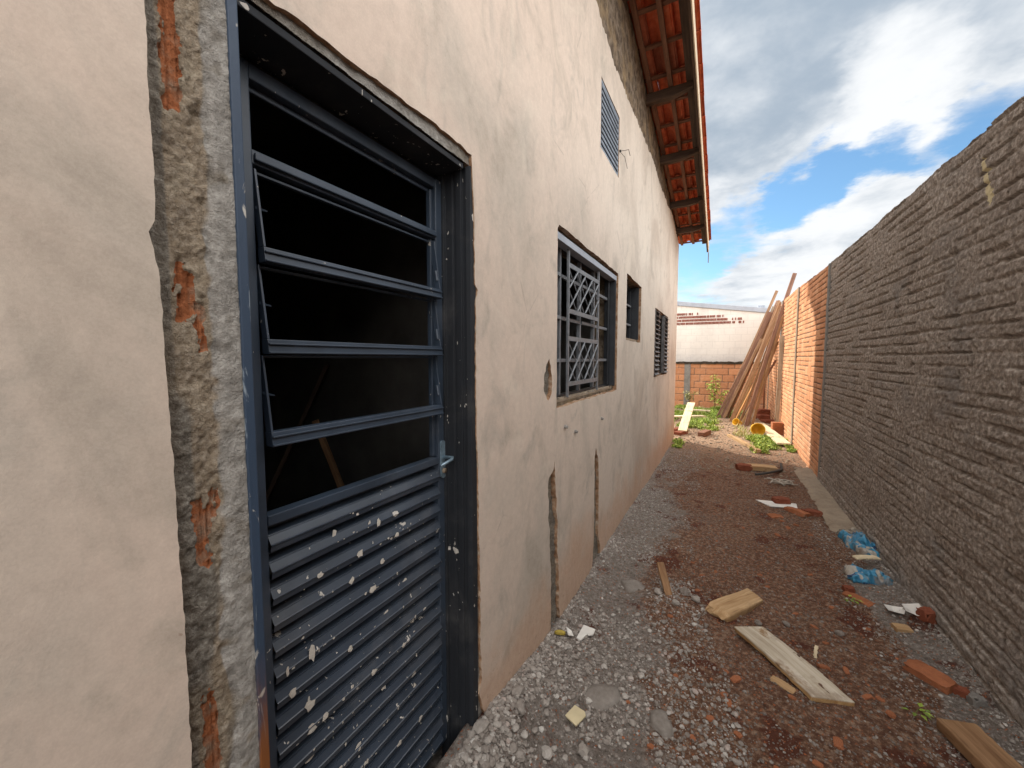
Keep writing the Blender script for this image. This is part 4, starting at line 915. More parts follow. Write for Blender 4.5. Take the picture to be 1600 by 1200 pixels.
# ================================================================ LOOSE TIMBER
def plank(name, label, cat, L_, W_, T_, loc, rz, mat, rx=0, ry=0, cut0=0, cut1=0, group=None, bev=.004, n=18, warp=.004, rag=0):
    m = MB(); r = random.Random(int(L_*1e4+W_*1e3)); nw = 5
    for j in (0, 1):
        for i in range(n+1):
            t = i/n
            for k in range(nw):
                s = k/(nw-1)-.5; x = (t-.5)*L_+(cut0*s*(1-t)+cut1*s*t)
                if rag and i in (0,): x += rag*r.uniform(-1, 1)
                e = r.uniform(-1, 1)*.0025 if k in (0, nw-1) else 0
                m.v.append((x, s*W_+e+warp*.6*math.sin(t*3.1), T_*j+warp*math.sin(math.pi*t)+(r.uniform(-.0008, .0008) if j else 0)))
    R = (n+1)*nw
    for i in range(n):
        for k in range(nw-1):
            a = i*nw+k; m.f += [(a, a+1, a+nw+1, a+nw), (R+a, R+a+1, R+a+nw+1, R+a+nw)[::-1]]; m.m += [0, 0]
        a = i*nw; m.f += [(a, a+nw, R+a+nw, R+a), (a+nw-1, a+2*nw-1, R+a+2*nw-1, R+a+nw-1)[::-1]]; m.m += [0, 0]
    for k in range(nw-1):
        m.f += [(k, k+1, R+k+1, R+k)[::-1], (n*nw+k, n*nw+k+1, R+n*nw+k+1, R+n*nw+k)]; m.m += [0, 0]
    o = m.build(name, M[mat] if isinstance(mat, str) else mat, None, bev)
    o.location = (loc[0], loc[1], loc[2] if len(loc) > 2 else GH(loc[0], loc[1])-.004); o.rotation_euler = (rx, ry, rz)
    return tag(o, label, cat, group)
def ang(a, b): return math.atan2(b[1]-a[1], b[0]-a[0])
# big weathered plank in the foreground
def nailplank():
    t = MT('weathered_pale_plank', .8, .2); v = t.vec(1.2, 14, 14); n = t.noise(2.4, 8, .62, .6, v)
    c = t.ramp(n, [(.3, (.30, .245, .175)), (.5, (.47, .41, .32)), (.7, (.60, .545, .455))]); c = t.mix(t.ss(t.noise(5, 5, .6, .3, t.vec(1, 2, 1)), .58, .66), c, (.27, .17, .09))
    c = t.mix(t.ss(t.noise(22, 2, .5, 0, t.vec(.5, 1, 1)), .70, .73), c, (.10, .05, .03)); z = t.axis(2)
    c = t.mix(t.math('MULTIPLY', t.ss(t.noise(7, 6, .7), .52, .68), .5), c, (.16, .095, .06)); c = t.mix(t.ss(z, .024, .018), c, t.ramp(n, [(.3, (.25, .13, .05)), (.7, (.50, .33, .16))])); t.col(c); t.bump(n, .5, .003); return t.m
A, B = (.155, 2.42), (.47, 2.02); M['nailplank'] = nailplank()
plank('loose_plank', 'long pale weathered plank with nail holes lying on the red soil', 'plank', .465, .152, .026, (.313, 2.223, GH(.313, 2.223)+.006), math.radians(-50.7), 'nailplank', cut0=.03, cut1=.06, warp=.006)
plank('wooden_shim', 'small brown wood offcut poking out from under the long weathered plank', 'wood offcut', .10, .045, .012, (.285, 2.075), -.5, 'honeywood')
plank('wooden_stick', 'short pale splinter standing at the edge of the long weathered plank', 'splinter', .06, .014, .005, (.455, 2.36, GH(.455, 2.36)+.02), 1.3, 'palewood', ry=-1.0)
def chunk():
    m = MB(); n = 16; L_ = .40; r = random.Random(2)
    for i in range(n+1):
        t = i/n; w_ = .064+.004*math.sin(t*5); h = .046+.004*math.sin(t*4+1); x = (t-.5)*L_
        if t < .12: h *= .5+4.1*t; w_ *= .88+t
        for (a, b) in ((-1, 0), (-1, .82), (-.93, 1), (-.3, .97+.05*r.random()), (.3, 1.0), (.93, .98), (1, .85), (1, 0)):
            m.v.append((x+(r.uniform(-.03, .03) if i == 0 else (.018*a if i == n else 0)), a*w_+r.uniform(-.001, .001), b*h+r.uniform(-.0015, .0015)))
    for i in range(n):
        for k in range(8): m.f.append((i*8+k, i*8+(k+1) % 8, i*8+8+(k+1) % 8, i*8+8+k)[::-1]); m.m.append(0)
    m.f += [tuple(range(8)), tuple(n*8+k for k in range(8))[::-1]]; m.m += [0, 0]
    o = m.build('split_wood_block', M['honeywood'], None, .002); o.location = (.11, 2.63, GH(.11, 2.63)-.006); o.rotation_euler = (.05, .03, math.radians(57))
    tag(o, 'thick honey-coloured wood block with a splintered end, lying before the long plank', 'wood block')
chunk()
tag(axis_obj('wooden_stake', (-.225, 2.44, GH(-.225, 2.44)-.05), (-.32, 2.62, .165), .045, .022, M['brownwood'], None, .003, (0, 0, 1), 0, 1.0, 6, .002), 'brown wooden stake jutting out of the rubble heap at an angle', 'stake')
plank('corner_board', 'thick dark board lying at the bottom right corner, next to the wall', 'board', .40, .13, .045, (.915, 1.93, GH(.895, 1.9)+.0), ang((.84, 2.08), (.95, 1.72)), 'brownwood', bev=.005)
# far sunny yard
FW = 'planks tossed in the sunny yard'
plank('loose_plank', 'bright plank sloping up on the wood scraps beside the house corner', 'plank', 1.55, .16, .025, (-.63, 8.95, .27), math.radians(88), 'palewood', ry=math.radians(-15), group=FW)
plank('loose_plank', 'pale plank lying crosswise under the sloping one at the house corner', 'plank', 1.3, .15, .025, (-.90, 10.0, .10), math.radians(35), 'palewood', group=FW)
plank('loose_plank', 'short pale plank behind the sloping one at the house corner', 'plank', .6, .14, .025, (-.55, 11.1, .14), math.radians(5), 'palewood', group=FW)
plank('loose_beam', 'thin square beam lying alone on the dry soil in front of the yellow bucket', 'beam', 1.30, .07, .05, (.34, 7.80), ang((.14, 8.47), (.55, 7.2)), 'honeywood', group=FW)
plank('loose_plank', 'widest bright plank, lying beside the foot of the orange brick wall', 'plank', 2.0, .20, .03, (.83, 8.85, GH(.83, 8.85)+.05), ang((.70, 10.1), (.96, 7.85)), 'palewood', group=FW, ry=.02)
plank('loose_plank', 'short plank lying under the widest one near the dark red box', 'plank', .7, .20, .03, (.92, 9.3, GH(.9, 9.3)+.01), math.radians(20), 'palewood', group=FW)
plank('wood_block', 'tan wood block at the edge of the shade, beside the curved hose', 'wood block', .34, .15, .06, (.50, 6.12), .15, 'honeywood')
plank('thin_board', 'reddish wood block lying on dry soil between the grass and the house corner', 'wood block', .42, .12, .09, (-.27, 8.30), ang((-.36, 8.0), (-.2, 8.6)), 'midwood')
for (x, y, a, l) in [(-.68, 8.2, 1.2, .30), (-.74, 8.55, .9, .34)]:
    plank('brick_slab', 'reddish slab lying flat against the far corner of the house' if y < 8.4 else 'second reddish slab behind the first one at the far corner of the house', 'slab', l, .14, .06, (x, y), a, 'redbrick')
# ================================================================ BRICKS AND FRAGMENTS
def brick_mesh(name, L_, W_, H_, seed, ribs=0, chip=.2, mat='brick', crumble=.004):
    """a clay brick piece, ribbed along its length, with knocked-off corners"""
    r = random.Random(seed); nx, ny, nz = 9, 8, 5; V = []; idx = {}
    def P(i, j, k):
        key = (i, j, k)
        if key in idx: return idx[key]
        x, y, z = (i/nx-.5)*L_, (j/ny-.5)*W_, (k/nz)*H_
        cx, cy, cz = x/(L_/2), y/(W_/2), z/H_*2-1
        c = max(0, abs(cx)+abs(cy)*.9+abs(cz)*.6-1.9)
        kk = c*chip*float(vnoise(cx*2+seed, cy*2+3, cz*2))*2
        nn = crumble*float(fbm(x*60+seed, y*60, 3, z*60)); x *= 1-kk+nn*3; y *= 1-kk; z = z*(1-kk*.6)+nn
        if ribs and k == nz and j not in (0, ny): z -= .004*(j % 2)
        V.append((x, y, z)); idx[key] = len(V)-1; return idx[key]
    F = []
    for i in range(nx):
        for j in range(ny): F += [(P(i, j, 0), P(i, j+1, 0), P(i+1, j+1, 0), P(i+1, j, 0)), (P(i, j, nz), P(i+1, j, nz), P(i+1, j+1, nz), P(i, j+1, nz))]
    for i in range(nx):
        for k in range(nz): F += [(P(i, 0, k), P(i+1, 0, k), P(i+1, 0, k+1), P(i, 0, k+1)), (P(i, ny, k), P(i, ny, k+1), P(i+1, ny, k+1), P(i+1, ny, k))]
    for j in range(ny):
        for k in range(nz): F += [(P(0, j, k), P(0, j, k+1), P(0, j+1, k+1), P(0, j+1, k)), (P(nx, j, k), P(nx, j+1, k), P(nx, j+1, k+1), P(nx, j, k+1))]
    me = bpy.data.meshes.new(name); me.from_pydata(V, [], F); me.update(); return me
def brick(name, label, cat, size, loc, rz, seed, ribs=0, chip=.2, mat='brick', rx=0, ry=0, dz=-.013, group=None, cr=.004):
    o = link(name, brick_mesh(name, *size, seed, ribs, chip, mat, cr), M[mat]); o.location = (loc[0], loc[1], GH(*loc)+dz if len(loc) < 3 else loc[2]); o.rotation_euler = (rx, ry, rz)
    b = o.modifiers.new('bevel', 'BEVEL'); b.width = .002; b.segments = 1; b.angle_limit = math.radians(45)
    return tag(o, label, cat, group)
brick('brick', 'whole worn red brick, largest on the ground, in the right foreground', 'brick', (.155, .085, .05), (.888, 2.425), ang((.82, 2.49), (.95, 2.37)), 3, 0, .30, 'brick', rx=.12, cr=.006)
brick('brick_fragment', 'broken brown brick piece between the big red brick and the wall', 'brick piece', (.075, .05, .04), (.97, 2.38), -.4, 5, 0, .6, 'redbrick', cr=.012)
brick('mortar_lump', 'rounded brown mortar lump beside the broken brick at the right wall', 'mortar lump', (.05, .05, .04), (1.00, 2.33), .2, 8, 0, 1.0, 'concrete', cr=.02)
brick('brick_fragment', 'dark red cube-like brick piece right of the two white tile pieces', 'brick piece', (.075, .065, .06), (1.035, 2.90), .5, 6, 0, .7, 'redbrick', cr=.010)
brick('wood_offcut', 'small yellowish block just below the two white tile pieces', 'wood offcut', (.075, .055, .03), (.91, 2.82), .2, 7, 0, .1, 'honeywood', cr=.001)
brick('tile_fragment', 'ribbed orange brick strip lying below the lower blue bag', 'brick piece', (.15, .065, .022), (.79, 3.09), -.75, 9, 1, .3, 'brick')
brick('brick_fragment', 'dark lump touching the upper end of the ribbed orange strip', 'brick piece', (.06, .05, .04), (.76, 3.18), .3, 10, 0, .9, 'redbrick', cr=.012)
brick('tile_fragment', 'largest ribbed orange brick piece, beside the flat white shard', 'brick piece', (.20, .11, .05), (.68, 4.58), -.7, 11, 1, .2, 'brick', rx=-.15)
brick('tile_fragment', 'short ribbed orange piece in front of the flat white shard', 'brick piece', (.12, .09, .022), (.48, 4.36), .4, 12, 1, .3, 'brick')
brick('brick_fragment', 'brown half brick wedged under the right end of the white shard', 'brick piece', (.15, .10, .07), (.57, 4.78), .3, 13, 0, .5, 'redbrick', cr=.008)
brick('brick_fragment', 'dark brick piece lying right of the largest ribbed orange piece', 'brick piece', (.16, .09, .05), (.80, 4.62), .1, 14, 0, .8, 'redbrick', cr=.01)
brick('brick', 'single dark red brick in the shade just before the sunny yard', 'brick', (.18, .12, .085), (.29, 6.05), .3, 15, 0, .4, 'redbrick')
for i, (x, y) in enumerate([(.93, 11.6), (.88, 11.0), (.95, 10.5)]):
    brick('roof_tile_stack', ['farthest of the brick stacks at the foot of the orange wall', 'middle one of the brick stacks at the foot of the orange wall', 'nearest of the brick stacks at the foot of the orange wall'][i], 'brick stack', (.28, .22, .20-.06*i), (x, y), .1*i, 50+i, 1, .2, 'redbrick')
brick('red_box', 'dark red hollow block standing at the orange wall behind the wide plank', 'block', (.20, .16, .24), (.98, 9.15), .1, 60, 0, .1, 'brick')
GR = 'small orange brick chips scattered on the soil'
LB = 'small orange brick chip lying loose on the soil'
chips = [(.099, 2.017, .05, .03), (.31, 2.00, .03, .02), (.47, 2.28, .05, .028), (.648, 2.178, .03, .02), (.437, 1.84, .05, .03), (-.001, 1.741, .03, .025), (.60, 2.16, .045, .02), (.56, 2.30, .05, .02), (.66, 2.10, .03, .03), (.05, 1.90, .03, .02), (.07, 1.86, .035, .02),
         (.10, 1.72, .03, .02), (-.06, 1.62, .025, .02), (.06, 2.05, .02, .015), (.52, 2.50, .03, .02), (.49, 2.62, .035, .02), (.42, 2.72, .03, .02), (.30, 2.95, .025, .02), (.27, 3.1, .03, .02), (-.10, 2.70, .03, .02), (-.08, 2.90, .035, .02), (-.15, 3.05, .03, .02), (.0, 3.0, .03, .018),
         (-.22, 2.30, .03, .02), (.35, 3.5, .03, .02), (.45, 3.9, .04, .03), (.55, 4.1, .05, .03), (.62, 4.2, .04, .03), (.52, 4.25, .035, .03), (.70, 4.05, .04, .02), (.30, 4.3, .03, .02), (.20, 3.9, .03, .02), (.10, 4.5, .03, .02), (.62, 1.75, .03, .02), (.52, 1.62, .025, .02), (.35, 1.70, .03, .02), (.70, 1.72, .04, .03),
         (.15, 1.5, .03, .02), (.22, 1.62, .025, .018), (-.2, 1.5, .025, .02), (-.32, 1.66, .02, .018), (-.15, 1.9, .02, .018), (.75, 2.75, .03, .02), (.62, 2.9, .03, .02), (.58, 3.3, .03, .02), (.15, 3.3, .03, .015), (.0, 3.5, .025, .015)]
proto = [brick_mesh('brick_chip', 1, 1, .45, 70+k, 0, .9, 'brick', .03) for k in range(4)]
for p in proto: p.materials.append(M['brick'])
rc = random.Random(9)
for i, (x, y, a, b) in enumerate(chips):
    o = bpy.data.objects.new('brick_chip', proto[i % 4]); COL.objects.link(o); o.scale = (a, b, b*.8); o.location = (x, y, GH(x, y)-.001); o.rotation_euler = (rc.uniform(-.2, .2), rc.uniform(-.2, .2), rc.uniform(0, 6.3)); tag(o, LB, 'brick chip', GR)

# ================================================================ FLAT LITTER
def shard(name, label, cat, pts, th, loc, rz, mat, rx=0, ry=0, dz=.004, curl=0):
    m = MB(); n = len(pts)
    cx = sum(p[0] for p in pts)/n; cy = sum(p[1] for p in pts)/n
    for z in (0, th):
        m.v.append((cx, cy, z))
        for (x, y) in pts: m.v.append((x, y, z+curl*((x-cx)**2+(y-cy)**2)*60))
    for i in range(n):
        j = (i+1) % n; m.f += [(0, 1+j, 1+i), (n+1, n+2+i, n+2+j), (1+i, 1+j, n+2+j, n+2+i)]; m.m += [0, 0, 0]
    o = m.build(name, M[mat], None, .0008 if th > .003 else 0); o.location = (loc[0], loc[1], GH(loc[0], loc[1])+dz); o.rotation_euler = (rx, ry, rz); return tag(o, label, cat)
shard('tile_shard', 'flat white tile shard, long and pointed, among the brick pieces', 'tile shard', [(-.19, .05), (-.09, -.09), (.15, -.06), (.17, .06), (.0, .06)], .008, (.54, 4.72), .12, 'whitep', rx=.05)
shard('tile_shard', 'white tile piece with a jagged lower end beside the wall chase', 'tile shard', [(-.03, .06), (.035, .055), (.03, .01), (.012, -.005), (.0, .0), (-.02, -.06), (-.045, -.055)], .006, (-.59, 1.93), .12, 'whitep', ry=.1, dz=.012)
shard('tile_shard', 'small curved white scrap next to the yellow peel by the wall', 'tile shard', [(-.02, .025), (.012, .018), (.022, -.02), (-.006, -.024)], .003, (-.665, 1.86), .3, 'whitep', curl=.2, dz=.015, ry=.2)
shard('yellow_board_piece', 'square yellowish board piece lying on the grey rubble', 'board piece', [(-.032, -.030), (.026, -.036), (.034, .022), (.020, .034), (-.026, .030)], .007, (-.487, 1.455), -.28, 'card', rx=.15, dz=.018)
shard('paper_scrap', 'left one of the two white scraps near the right wall', 'paper scrap', [(-.045, .03), (-.01, .05), (.05, .045), (.035, -.04), (-.03, -.035)], .002, (.925, 2.98), -.2, 'whitep', curl=.12, dz=.006)
shard('paper_scrap', 'right one of the two white scraps near the right wall', 'paper scrap', [(-.045, -.035), (-.035, .035), (.045, .05), (.045, -.035), (.0, -.045)], .002, (.985, 2.93), .1, 'whitep', curl=.12, dz=.010)
def peel():
    m = MB(); n = 9
    for i in range(n+1):
        a = math.pi*(.1+.8*i/n)
        for j in range(4): t = j/3; m.v.append((.028*math.cos(a), (t-.5)*.024*math.sin(a), .012*math.sin(a)*(1-.8*abs(t-.5))+.010*(1-t)*t*4))
    for i in range(n):
        for j in range(3): m.f.append((i*4+j, i*4+4+j, i*4+5+j, i*4+1+j)); m.m.append(0)
    o = m.build('fruit_peel', M['peel'], None, smooth=True); so_ = o.modifiers.new('s', 'SOLIDIFY'); so_.thickness = .003
    o.location = (-.705, 1.83, GH(-.705, 1.83)+.012); o.rotation_euler = (.2, .1, .5); tag(o, 'curled yellow peel lying at the foot of the longer wall chase', 'peel')
peel()
for (x, y, s, sd, lb) in [(-.42, 1.62, .085, 1, 'smooth grey cement splash, widest one, behind the yellowish board piece'), (-.18, 1.62, .06, 2, 'narrow cement splash at the edge of the grey rubble'), (-.47, 2.55, .09, 3, 'flat cement patch beside the shorter wall chase')]:
    m = MB(); n = 22; m.v.append((0, 0, .016)); r = random.Random(sd)
    for ring, (k, z) in enumerate(((.55, .015), (.9, .010), (1.0, -.012))):
        for i in range(n): a = 2*math.pi*i/n; rr = s*k*(1+.35*float(fbm(math.cos(a)*1.5+sd*7, math.sin(a)*1.5, 3))); m.v.append((rr*math.cos(a), rr*.72*math.sin(a), z+r.uniform(-.0015, .0015)))
    for i in range(n): m.f.append((0, 1+i, 1+(i+1) % n)); m.m.append(0)
    for g_ in (0, 1):
        for i in range(n): a = 1+g_*n; m.f.append((a+i, a+n+i, a+n+(i+1) % n, a+(i+1) % n)); m.m.append(0)
    o = m.build('cement_splash', M['cement'], None, smooth=True); o.location = (x, y, GH(x, y)+.006); o.rotation_euler = (0, 0, sd); tag(o, lb, 'cement patch')

# ================================================================ CEMENT BAGS
def m_bag():
    t = MT('blue_white_bag_plastic', .42, .5); n = t.noise(7, 2, .4, 1.2); n2 = t.noise(16, 4, .6)
    c = t.mix(t.ss(n, .52, .56), t.ramp(n2, [(.3, (.03, .16, .30)), (.7, (.06, .33, .52))]), (.42, .39, .34)); c = t.mix(t.math('MULTIPLY', t.ss(t.noise(9, 5, .65), .5, .62), .75), c, (.20, .15, .11)); c = t.mix(t.ss(t.noise(9, 3, .5, 0, t.vec(1, 1, 1, off=(5, 1, 1))), .66, .70), c, (.02, .05, .12)); t.col(c); t.bump(t.noise(9, 3, .5, 2.5), .9, .02); t.bump(t.noise(30, 3, .6, 1.5), .4, .005); return t.m
M['bag'] = m_bag()
def bag(label, L_, W_, H_, loc, rz, seed, mat='bag', name='cement_bag', cat='cement bag'):
    n, k = 46, 34; U, V_ = np.meshgrid(np.linspace(-1, 1, n), np.linspace(-1, 1, k), indexing='ij')
    out = []
    rad = np.clip(1-np.maximum(np.abs(U), np.abs(V_))**3, 0, 1)
    fold = np.abs(fbm(U*1.3+seed, V_*1.0, 3, seed))*1.2; cre = 1-np.abs(fbm(U*2.2+seed+V_*1.4, V_*1.5-U, 3, seed+4))*2.2
    zt_ = H_*(.30+1.1*fold)*rad**.5+H_*.38*np.clip(cre, -.2, 1)*rad
    x = U*L_/2*(1+.22*fbm(U*1.5+seed, V_*1.5, 3, 3))+.02*fbm(V_*4, U*4, 3, seed); y = V_*W_/2*(1+.3*fbm(U*1.5, V_*1.5+seed, 3, 8))+.02*fbm(U*5, V_*3, 3, seed+2)
    V = np.concatenate([np.stack([x, y, zt_], -1).reshape(-1, 3), np.stack([x*.98, y*.98, 0*x-.008], -1).reshape(-1, 3)])
    F = grid_faces(n, k); F = np.concatenate([F, F[:, ::-1]+n*k])
    i = np.arange(n*k).reshape(n, k); rim = np.concatenate([i[:, 0], i[-1, 1:], i[::-1, -1][1:], i[0, ::-1][1:-1]]); r2 = np.roll(rim, -1)
    F = np.concatenate([F, np.stack([rim, rim+n*k, r2+n*k, r2], -1)])
    o = link(name, np_mesh(name, V, F, True), M[mat]); o.location = (loc[0], loc[1], GH(*loc)+.004); o.rotation_euler = (0, 0, rz); return tag(o, label, cat)
bag('upper crumpled blue and white cement bag lying against the grey wall', .40, .17, .085, (1.0, 3.92), math.radians(100), 2)
bag('lower crumpled blue cement bag lying nearer, below the other bag', .24, .15, .06, (.92, 3.40), math.radians(8), 5)
bag('crumpled pale dusty sack end sticking out above the upper blue bag', .14, .10, .055, (.98, 4.17), .6, 9, 'rag', 'sack_scrap', 'sack')
plank('wood_offcut', 'pale short board lying between the two blue bags', 'wood offcut', .17, .05, .012, (.95, 3.60, .055), .5, 'palewood')
# tangled cloth / roots and hose in the middle distance
def tangle():
    m = MB(); r = random.Random(6)
    for k in range(9):
        c = Vector((.66+r.uniform(-.06, .06), 5.45+r.uniform(-.12, .12), .03)); a = r.uniform(-.6, .6); L_ = r.uniform(.12, .26); P = []
        for i in range(9):
            t = i/8-.5; P.append((c.x+L_*t*math.cos(a)+.02*math.sin(t*7+k), c.y+L_*2*t*math.sin(a)+.03*math.cos(t*6+k), .012+.03*abs(math.cos(t*3+k))+GH(c.x, c.y)))
        m.tube(P, [.003+.006*math.sin(math.pi*(i+.5)/9) for i in range(9)], 6)
    tag(m.build('tangled_strips', M['rag'], None, smooth=True), 'tangled pale strips of dirty packing straps lying in the shade', 'straps')
tangle()
h_ = MB().tube([(.40+.33*t, 5.74+.42*t*t, .03+GH(.5, 5.8)+.02*math.sin(t*3)) for t in [i/12 for i in range(13)]]+[(.73, 6.30, .07)], .016, 8).build('curved_hose', M['hose'], None, smooth=True)
tag(h_, 'short dark curved hose lying next to the tan wood block', 'hose')
# ================================================================ BUCKETS
def bucket(label, loc, rot, s):
    m = MB(); m.lathe([(.0, .0), (.10, .0), (.105, .01), (.135, .24), (.150, .24), (.150, .262), (.138, .262), (.128, .24), (.098, .014), (.0, .014)], 28)
    o = m.build('plastic_bucket', M['yellow'], None, smooth=True); o.scale = (s, s, s); o.location = loc; o.rotation_euler = rot; return tag(o, label, 'bucket')
b = bucket('yellow plastic bucket lying on its side with its open end forward', (.60, 8.95, .125), (math.radians(88), 0, math.radians(8)), .82)
b = bucket('smaller yellow bucket lying behind the open one, at the foot of the poles', (.36, 9.75, .08), (math.radians(70), 0, math.radians(-40)), .52)
# ================================================================ GRAVEL, CHIPS
def ico():
    p = (1+5**.5)/2; V = np.array([(-1, p, 0), (1, p, 0), (-1, -p, 0), (1, -p, 0), (0, -1, p), (0, 1, p), (0, -1, -p), (0, 1, -p), (p, 0, -1), (p, 0, 1), (-p, 0, -1), (-p, 0, 1)])/math.sqrt(1+p*p)
    F = np.array([(0,11,5),(0,5,1),(0,1,7),(0,7,10),(0,10,11),(1,5,9),(5,11,4),(11,10,2),(10,7,6),(7,1,8),(3,9,4),(3,4,2),(3,2,6),(3,6,8),(3,8,9),(4,9,5),(2,4,11),(6,2,10),(8,6,7),(9,8,1)]); return V, F
def scatter(name, x, y, s, tone, mat, kind='stuff', flat=.65, sink=.25, jit=.28, smooth=False, subdiv=False):
    V0, F0 = ico()
    if subdiv:
        cache = {}; V = [tuple(v) for v in V0]; F = []
        def mid(a, b):
            k = (min(a, b), max(a, b))
            if k not in cache: m_ = (np.array(V[a])+np.array(V[b]))/2; m_ /= np.linalg.norm(m_); V.append(tuple(m_)); cache[k] = len(V)-1
            return cache[k]
        for a, b, c in F0.tolist(): ab, bc, ca = mid(a, b), mid(b, c), mid(c, a); F += [(a, ab, ca), (b, bc, ab), (c, ca, bc), (ab, bc, ca)]
        V0, F0 = np.array(V), np.array(F)
    n = len(x); k = len(V0); P = V0[None]*(1+RNG.uniform(-jit, jit, (n, k, 1)))
    q = RNG.normal(size=(n, 4)); q /= np.linalg.norm(q, axis=1, keepdims=True); a, b, c, d = q.T
    R = np.stack([1-2*(c*c+d*d), 2*(b*c-a*d), 2*(b*d+a*c), 2*(b*c+a*d), 1-2*(b*b+d*d), 2*(c*d-a*b), 2*(b*d-a*c), 2*(c*d+a*b), 1-2*(b*b+c*c)], -1).reshape(n, 3, 3)
    asp = RNG.uniform(.6, 1.15, (n, 1, 3)); P = np.einsum('nij,nkj->nki', R, P*asp); P[..., 2] *= flat; P *= s[:, None, None]
    z = ground_h(x, y)+s*(flat*.9-sink)*.8; P += np.stack([x, y, z], -1)[:, None, :]
    F = (F0[None]+(np.arange(n)*k)[:, None, None]).reshape(-1, 3); tn = np.repeat(tone, k)
    o = link(name, np_mesh(name, P.reshape(-1, 3), F, smooth, None, dict(tone=tn)), mat)
    if kind: tag(o, kind=kind)
    return o
def powers(n, lo, hi, k=2.2):
    u = RNG.random(n); return (lo**(1-k)+u*(hi**(1-k)-lo**(1-k)))**(1/(1-k))
def gravel():
    n = 42000; y = .75+6.2*RNG.random(n)**1.9; edge = np.interp(y, [.8, 1.6, 2.4, 4, 7], [.16, .06, -.16, -.30, -.40])+.16*fbm(y*1.7, y*0, 3); x = -.755+(edge+.855)*RNG.random(n)**1.75
    redp = fbm(x*4, y*3, 3, 51) > .17; keep = (~redp) | (RNG.random(n) < .12); x, y = x[keep], y[keep]; s = powers(len(x), .0022, .0135, 2.0)*np.interp(y, [1, 2, 4], [1.25, 1.0, .8])
    n = 4500; y2 = 1.3+3.2*RNG.random(n)**1.4; x2 = 1.06-.34*RNG.random(n)**1.9; x = np.concatenate([x, x2]); y = np.concatenate([y, y2]); s = np.concatenate([s, powers(n, .0022, .011, 2.2)])
    tag(scatter('gravel', x, y, s, np.clip(RNG.normal(.55, .22, len(x)), 0, .96), M['stone']), 'grey crushed mortar and gravel strewn along the feet of both walls', 'gravel')
    n = 34000; y = .9+6.6*RNG.random(n)**1.8; x = -.70+1.75*RNG.random(n); s = powers(n, .0018, .0095, 2.4)
    tag(scatter('pebbles', x, y, s, np.clip(RNG.normal(.22, .20, n), 0, .95), M['stone']), 'small brown and grey pebbles spread over the red soil', 'pebbles')
    n = 1500; y = 1.2+5.2*RNG.random(n)**1.4; x = -.35+1.35*RNG.random(n); d = fbm(x*2.5, y*2.5, 3, 61)+.15*sstep(3.5, 4.3, y); k = d > -.05; x, y = x[k], y[k]; s = powers(len(x), .0018, .009, 2.6)
    tag(scatter('brick_crumbs', x, y, s, 0*x, M['brick'], flat=.4), 'tiny orange brick crumbs spread over the soil', 'brick crumbs')
    n = 5200; y = 5.8+6.8*RNG.random(n); x = -1.6+2.6*RNG.random(n); k = (x > -.72) | (y > 7.5); x, y = x[k], y[k]
    tag(scatter('dry_clods', x, y, powers(len(x), .006, .03, 2.4), np.clip(RNG.normal(.55, .2, len(x)), 0, .9), M['palecon']), 'dry soil clods and rubble in the sunny part of the yard', 'rubble')
gravel()
# larger rubble chunks by the door: each a thing
def rubble_chunks():
    r = random.Random(21); n = 0; spots = []
    while n < 105:
        y = .95+1.3*r.random()**1.2; x = -.74+.52*r.random()**1.3
        if y < 1.12 and x < -.62: continue
        s = r.uniform(.009, .024)*(1.25 if y < 1.45 else .72)
        if all((x-a)**2+(y-b)**2 > (s+c)**2*.8 for a, b, c in spots): spots.append((x, y, s)); n += 1
    for (x, y, s) in spots:
        o = scatter('rubble_chunk', np.zeros(1), np.zeros(1), np.array([s]), np.array([r.uniform(.38, .86)]), M['stone'], None, .75, 0, .20, False, True)
        o.location = (x, y, GH(x, y)-GH(0, 0)-s*.10); tag(o, 'broken grey mortar chunk lying in the rubble near the door', 'rubble chunk', 'mortar chunks in the rubble near the door')
rubble_chunks()
for (x, y, s, lb) in [(-.26, 2.52, .035, 'grey mortar lump at the foot of the wooden stake'), (-.17, 2.60, .030, 'brown stone right behind the stake'), (-.20, 2.40, .028, 'pale grey stone in front of the stake'), (-.10, 2.55, .026, 'grey flat stone between stake and wood block'), (.36, 2.58, .022, 'round brown stone right of the thick wood block'), (.60, 2.62, .024, 'round brown stone in the middle of the soil, left of the scraps'), (-.31, 2.47, .03, 'grey lump left of the stake foot'), (.22, 2.52, .02, 'brown stone between the wood block and the long plank')]:
    o = scatter('loose_stone', np.zeros(1), np.zeros(1), np.array([s]), np.array([.35 if 'brown' in lb else .7]), M['stone'], None, .7, 0, .18, False, True); o.location = (x, y, GH(x, y)-GH(0, 0)); tag(o, lb, 'stone')
